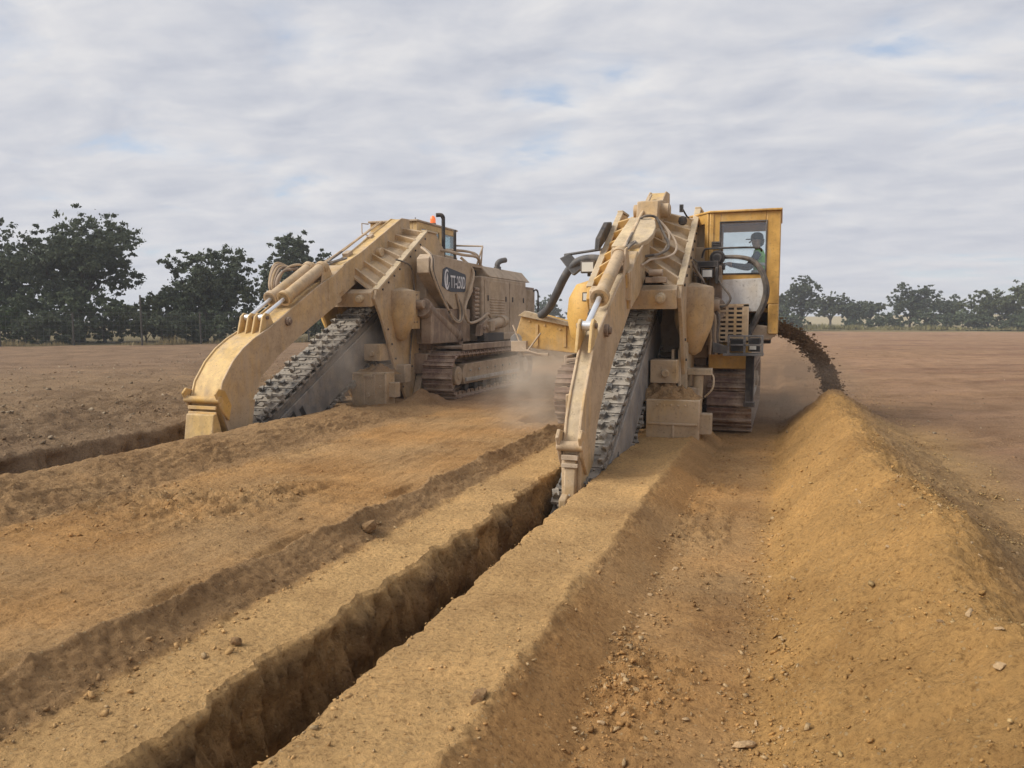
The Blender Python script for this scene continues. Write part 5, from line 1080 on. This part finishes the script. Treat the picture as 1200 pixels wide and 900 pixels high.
m = B(); m.bx(.75, 1.0, 16.0, 16.8, 2.04, 2.75); m.tube([(1.0, 16.3, 2.7), (1.12, 16.3, 2.82)], .018, 6); m.build('console', 'dark', kb, .03)
# dirt lying on the near plough box is part of the ground: see details

# ================================================================== DRIVER (sits in the near cab, facing the boom)
def driver():
    ox, oy, oz = -2.06, -2.35, NZ
    S = Vector((1.70 + ox, 16.30 + oy, 2.41 + oz))         # seat point under the pelvis; the figure faces -X
    def p(f, l, u): return S + Vector((-f, l, u))           # forward, left (+Y away from the camera is his right), up
    J = {'pel': (p(0, 0, .10), .15), 'waist': (p(.0, 0, .27), .135), 'chest': (p(.02, 0, .46), .155), 'sh': (p(.03, 0, .57), .10), 'neck': (p(.05, 0, .65), .055), 'head0': (p(.065, 0, .73), .085), 'head1': (p(.07, 0, .80), .098), 'head2': (p(.06, 0, .88), .075)}
    for s, n in ((-1, 'r'), (1, 'l')):
        J['sh' + n] = (p(.03, s * .19, .55), .072); J['el' + n] = (p(.20, s * .25, .33), .052); J['wr' + n] = (p(.44, s * .19, .38), .034); J['pa' + n] = (p(.53, s * .18, .40), .036)
        J['hip' + n] = (p(.06, s * .10, .08), .105); J['kn' + n] = (p(.46, s * .15, .10), .075); J['an' + n] = (p(.52, s * .15, -.30), .048); J['to' + n] = (p(.68, s * .16, -.36), .042)
    E_ = [('pel', 'waist'), ('waist', 'chest'), ('chest', 'sh'), ('sh', 'neck'), ('neck', 'head0'), ('head0', 'head1'), ('head1', 'head2')]
    for n in 'rl': E_ += [('sh', 'sh' + n), ('sh' + n, 'el' + n), ('el' + n, 'wr' + n), ('wr' + n, 'pa' + n), ('pel', 'hip' + n), ('hip' + n, 'kn' + n), ('kn' + n, 'an' + n), ('an' + n, 'to' + n)]
    # fingers
    for s, n in ((-1, 'r'), (1, 'l')):
        for k, (dy_, ln) in enumerate(((-.030, .075), (-.010, .085), (.011, .08), (.030, .062))):
            a = p(.555, s * .18 + dy_, .405); b_ = p(.555 + ln * .6, s * .18 + dy_ * 1.1, .40); c = p(.555 + ln * .8, s * .18 + dy_ * 1.1, .362)
            J[f'f{n}{k}a'] = (a, .0105); J[f'f{n}{k}b'] = (b_, .0095); J[f'f{n}{k}c'] = (c, .0085); E_ += [('pa' + n, f'f{n}{k}a'), (f'f{n}{k}a', f'f{n}{k}b'), (f'f{n}{k}b', f'f{n}{k}c')]
        J[f't{n}a'] = (p(.515, s * .18 - s * .045, .405), .011); J[f't{n}b'] = (p(.56, s * .18 - s * .06, .39), .0095); E_ += [('pa' + n, f't{n}a'), (f't{n}a', f't{n}b')]
    names = list(J); me = bpy.data.meshes.new('body'); me.from_pydata([J[k][0] - S for k in names], [(names.index(a), names.index(b_)) for a, b_ in E_], [])
    o = bpy.data.objects.new('person', me); COL.objects.link(o); o.location = S
    sk = o.modifiers.new('Skin', 'SKIN'); sk.use_smooth_shade = True
    for i, k in enumerate(names):
        r = J[k][1]; d = me.skin_vertices[0].data[i]; d.radius = (r, r)
        if k in ('waist', 'chest', 'pel'): d.radius = (r * .82, r * 1.15)
        d.use_root = (k == 'pel')
    o.modifiers.new('Sub', 'SUBSURF').levels = 2; o.modifiers['Sub'].render_levels = 2
    dgr = bpy.context.evaluated_depsgraph_get(); ev = bpy.data.meshes.new_from_object(o.evaluated_get(dgr)); o.modifiers.clear(); o.data = ev
    for m_ in ('skin', 'navy', 'hivis'): ev.materials.append(M[m_])
    for pl in ev.polygons:
        c = pl.center; f, u = -c.x, c.z
        if u > .645: k = 0
        elif f > .455 and u > .3: k = 0
        elif u < .2 : k = 1
        elif f > .13 or abs(c.y) > .215: k = 1
        else: k = 2
        pl.material_index = k
    ev.polygons.foreach_set('use_smooth', [True] * len(ev.polygons))
    def part(m, nm, mt, sm=60):
        q = m.build(nm, mt, o, 0, sm); return q
    # face: nose, eyes, mouth, ears; hair and cap
    m = MB(); m.lathe([(.101, .0), (.108, .03), (.104, .07), (.085, .105), (.045, .128), (.004, .134)], (-.062, 0, .80), 20); m.prism([(-.155, -.05), (-.235, -.04), (-.25, 0), (-.235, .04), (-.155, .05)], .812, .822, 'z'); part(m, 'cap', 'cap')
    m = MB(); m.cyl((-.155, 0, .79), (-.188, 0, .755), .010, .017, 8); m.box((-.163, 0, .715), (.012, .045, .010))
    for s in (-1, 1): m.lathe([(.008, -.03), (.017, -.01), (.018, .015), (.01, .03)], (-.06, s * .10, .775), 8)
    part(m, 'face', 'skin')
    m = MB()
    for s in (-1, 1): m.lathe([(.003, -.010), (.010, 0), (.003, .010)], (-.153, s * .033, .79), 8)
    part(m, 'eyes', 'cap')
    m = MB(); m.lathe([(.06, .69), (.092, .72), (.104, .77), (.106, .81), (.09, .815)], (-.045, 0, 0), 16, R(-58), R(58)); part(m, 'hair', 'cap')
    m = MB()
    for u in (.24, .36): m.lathe([(.150, u), (.158, u + .02), (.150, u + .045)], (-.015, 0, 0), 20)
    for v in range(len(m.v)): x, y, z = m.v[v]; m.v[v] = (x * .86, y * 1.14, z)
    part(m, 'reflective_band', 'strip')
    tag(o, 'person in a green hi-vis vest and dark cap seated in the glazed cab', 'person')
driver()

# ================================================================== SMALL THINGS AND AIR
def ground_z(x, y):
    j = np.argmin(np.abs(YR - y)); i = np.argmin(np.abs(GX[j] - x)); return float(GZ[j, i])
# soil thrown off the conveyor of the near machine, falling onto the windrow
def stream():
    r = np.random.default_rng(5); pts = [(-.35, 14.62, 1.52), (-.12, 14.6, 1.57), (.12, 14.58, 1.52), (.34, 14.55, 1.38), (.55, 14.5, 1.17), (.72, 14.45, .92), (.84, 14.4, .66), (.90, 14.35, .40)]
    m = MB(); m.tube(pts, [.04, .07, .085, .09, .095, .10, .105, .13], 14, 6)
    V = np.array(m.v); n_ = fbm(V[:, 0] * 1.0 + V[:, 1], V[:, 2], .16, 4, .6, 401)[:, None]
    m.v = [tuple(v) for v in V + n_ * .10 * np.sign(r.normal(size=(len(V), 3)))]
    P = np.array(pts); t = r.random(8200); seg = t * (len(P) - 1); i = np.minimum(seg.astype(int), len(P) - 2); f = (seg - i)[:, None]
    c = P[i] * (1 - f) + P[i + 1] * f + r.normal(0, 1, (len(t), 3)) * (.055 + .025 * t)[:, None] * [1, 1.1, 1]
    s = .006 + .03 * r.random(len(t)) ** 3
    for k in range(len(t)):
        Vv, F = SM[k % 12]; m.add(Vv * s[k] + c[k], [tuple(q) for q in F])
    me = bpy.data.meshes.new('spoil_stream'); me.from_pydata(m.v, [], m.f); me.materials.append(M['clod_dark'])
    o = bpy.data.objects.new('spoil_stream', me); COL.objects.link(o); tag(o, 'dark stream of loose soil falling from the conveyor onto the heap', kind='stuff')
stream()
# soil heaped on top of the plough boxes
def soil_cap(x0, x1, y0, y1, z, h, label, seed):
    nx, ny = 34, 18; r = np.random.default_rng(seed); xx, yy = np.meshgrid(np.linspace(x0, x1, nx), np.linspace(y0, y1, ny), indexing='ij')
    u = (xx - x0) / (x1 - x0); v = (yy - y0) / (y1 - y0)
    zz_ = z + h * np.clip(np.sin(np.pi * u) ** .6 * np.sin(np.pi * v) ** .6, 0, 1) * (.75 + .9 * fbm(xx, yy, .22, 4, .6, seed)) - .02
    V = np.stack([xx, yy, zz_], -1).reshape(-1, 3); F = [(i * ny + j, (i + 1) * ny + j, (i + 1) * ny + j + 1, i * ny + j + 1) for i in range(nx - 1) for j in range(ny - 1)]
    mb = MB(); mb.add(V, F)
    me = bpy.data.meshes.new('loose_soil'); me.from_pydata(mb.v, [], mb.f); me.materials.append(M['dirt']); me.polygons.foreach_set('use_smooth', [True] * len(me.polygons))
    o = bpy.data.objects.new('loose_soil', me); COL.objects.link(o); tag(o, label, kind='stuff')
soil_cap(-1.86, -1.06, 11.16, 11.75, .55, .2, 'loose soil heaped on the near plough box', 3)
soil_cap(-2.0, -1.3, 11.35, 12.3, .5, .42, 'mound of loose soil behind the near plough box', 5)
soil_cap(-8.15, -7.35, 13.5, 14.2, .62, .22, 'loose soil heaped on the far plough box', 4)
# stones large enough to pick out
SLAB = [MB().add(stone_mesh(50 + i, .45)[0], [tuple(f) for f in stone_mesh(50 + i, .45)[1]]).mesh('stone', 'stone', 0) for i in range(4)]
CLOD = [MB().add(stone_mesh(80 + i, .75)[0], [tuple(f) for f in stone_mesh(80 + i, .75)[1]]).mesh('clod', 'dirt', 0) for i in range(4)]
def rock(x, y, s, me, name, label, cat, group=None, rz=0.0, sink=.15):
    o = bpy.data.objects.new(name, me); COL.objects.link(o); o.location = (x, y, ground_z(x, y) + s * sink); o.scale = (s, s, s); o.rotation_euler = (random.uniform(-.3, .3), random.uniform(-.3, .3), rz); tag(o, label, cat, group); return o
rock(-.11, 3.42, .052, SLAB[0], 'stone', 'pale flat stone lying alone on the lane at the foot of the spoil heap', 'stone', rz=.4, sink=.3)
rock(-.37, 3.58, .030, SLAB[1], 'stone', 'small angular stone on the lane left of the pale flat stone', 'stone', rz=1)
rock(-3.03, 5.25, .085, CLOD[0], 'clod', 'large round clod on the low brown ridge beside the pale strip', 'clod', rz=2, sink=.45)
rock(-1.22, 3.05, .05, CLOD[1], 'clod', 'brown clod on the edge of the strip right of the trench', 'clod', rz=1.2, sink=.4)
rock(-1.84, 3.0, .035, CLOD[2], 'clod', 'clod at the right lip of the trench near the bottom of the picture', 'clod', rz=.2, sink=.4)
rock(-2.62, 3.18, .038, CLOD[0], 'clod', 'dark clod on the pale strip left of the trench', 'clod', rz=.5, sink=.5)
for k in range(26):
    y = random.uniform(2.9, 6.5); rock(-.78 + random.gauss(0, .05), y, random.uniform(.012, .024), SLAB[k % 4], 'stone', 'pale stone among those lining the foot of the strip slope', 'stone', 'stones along the foot of the strip slope', random.uniform(0, 6))
for k in range(26):
    y = random.uniform(2.8, 7.0); rock(-.04 + random.gauss(0, .06), y, random.uniform(.01, .022), SLAB[k % 4], 'stone', 'pale stone among those lining the foot of the spoil heap', 'stone', 'stones along the foot of the spoil heap', random.uniform(0, 6))
for k in range(36):
    y = random.uniform(2.4, 7.0); x = random.uniform(.6, 1.5); rock(x, y, random.uniform(.014, .032), SLAB[k % 4], 'stone', 'flat stone among those scattered over the crest of the spoil heap', 'stone', 'stones on the spoil heap', random.uniform(0, 6), .1)
# ---- drifting dust
def dustmat(name, dens, col, sc_, seed):
    m = bpy.data.materials.new(name); m.use_nodes = True; t = m.node_tree; t.nodes.clear()
    tc = N(t, 'ShaderNodeTexCoord'); ln = N(t, 'ShaderNodeVectorMath', operation='LENGTH'); L(t, tc.outputs['Object'], ln.inputs[0])
    fo = N(t, 'ShaderNodeMapRange', interpolation_type='SMOOTHSTEP', inp={1: 0.15, 2: 1.0, 3: 1.0, 4: 0.0}); L(t, ln.outputs['Value'], fo.inputs[0])
    mp = N(t, 'ShaderNodeMapping'); mp.inputs['Location'].default_value = (seed, seed, seed); L(t, tc.outputs['Object'], mp.inputs[0])
    no = N(t, 'ShaderNodeTexNoise', inp={'Scale': sc_, 'Detail': 3.0, 'Roughness': 0.55}); L(t, mp.outputs[0], no.inputs['Vector'])
    nr_ = N(t, 'ShaderNodeMapRange', inp={1: 0.36, 2: 0.7, 3: 0.0, 4: 1.0}); L(t, no.outputs['Fac'], nr_.inputs[0])
    a = N(t, 'ShaderNodeMath', operation='MULTIPLY'); L(t, fo.outputs[0], a.inputs[0]); L(t, nr_.outputs[0], a.inputs[1])
    b_ = N(t, 'ShaderNodeMath', operation='MULTIPLY', inp={1: dens}); L(t, a.outputs[0], b_.inputs[0])
    v = N(t, 'ShaderNodeVolumePrincipled'); v.inputs['Color'].default_value = (*col, 1); v.inputs['Anisotropy'].default_value = 0.1; L(t, b_.outputs[0], v.inputs['Density'])
    o = N(t, 'ShaderNodeOutputMaterial'); L(t, v.outputs[0], o.inputs['Volume']); return m
def dust(c, r, dens, label, seed, col=(.90, .80, .68), rz=0):
    bm = bmesh.new(); bmesh.ops.create_icosphere(bm, subdivisions=3, radius=1); me = bpy.data.meshes.new('dust_cloud'); bm.to_mesh(me); bm.free()
    me.materials.append(dustmat('dust', dens, col, 1.5, seed)); o = bpy.data.objects.new('dust_cloud', me); COL.objects.link(o); o.location = c; o.scale = r; o.rotation_euler = (0, 0, rz); tag(o, label, kind='stuff')
dust((-7.75, 13.2, .75), (.75, 1.7, .95), 1.5, 'pale dust rising below the far chain', 1.0)
dust((-3.6, 11.6, .55), (1.0, 1.6, 1.0), 1.1, 'pale dust drifting left of the near machine', 2.3)
dust((.2, 14.6, .5), (1.5, 2.4, .9), .7, 'brown dust hanging right of the near machine', 3.1, (.7, .58, .46))
dust((-4.4, 15.5, .8), (1.6, 3.5, 1.3), .22, 'thin dust between the two machines', 4.4)

# ---- the air: thin even haze over the whole site
hm_, ht, _b = newmat('haze_air'); ht.nodes.clear()
hv = N(ht, 'ShaderNodeVolumePrincipled'); hv.inputs['Color'].default_value = (.80, .86, .95, 1); hv.inputs['Density'].default_value = .0010; hv.inputs['Anisotropy'].default_value = .2
ho = N(ht, 'ShaderNodeOutputMaterial'); L(ht, hv.outputs[0], ho.inputs['Volume'])
m = MB(); m.bx(-720, 820, -335, 880, -3.2, 10.6); me = bpy.data.meshes.new('haze'); me.from_pydata(m.v, [], m.f); me.materials.append(hm_)
o = bpy.data.objects.new('haze', me); COL.objects.link(o); tag(o, 'thin pale haze in the air over the site', kind='stuff')
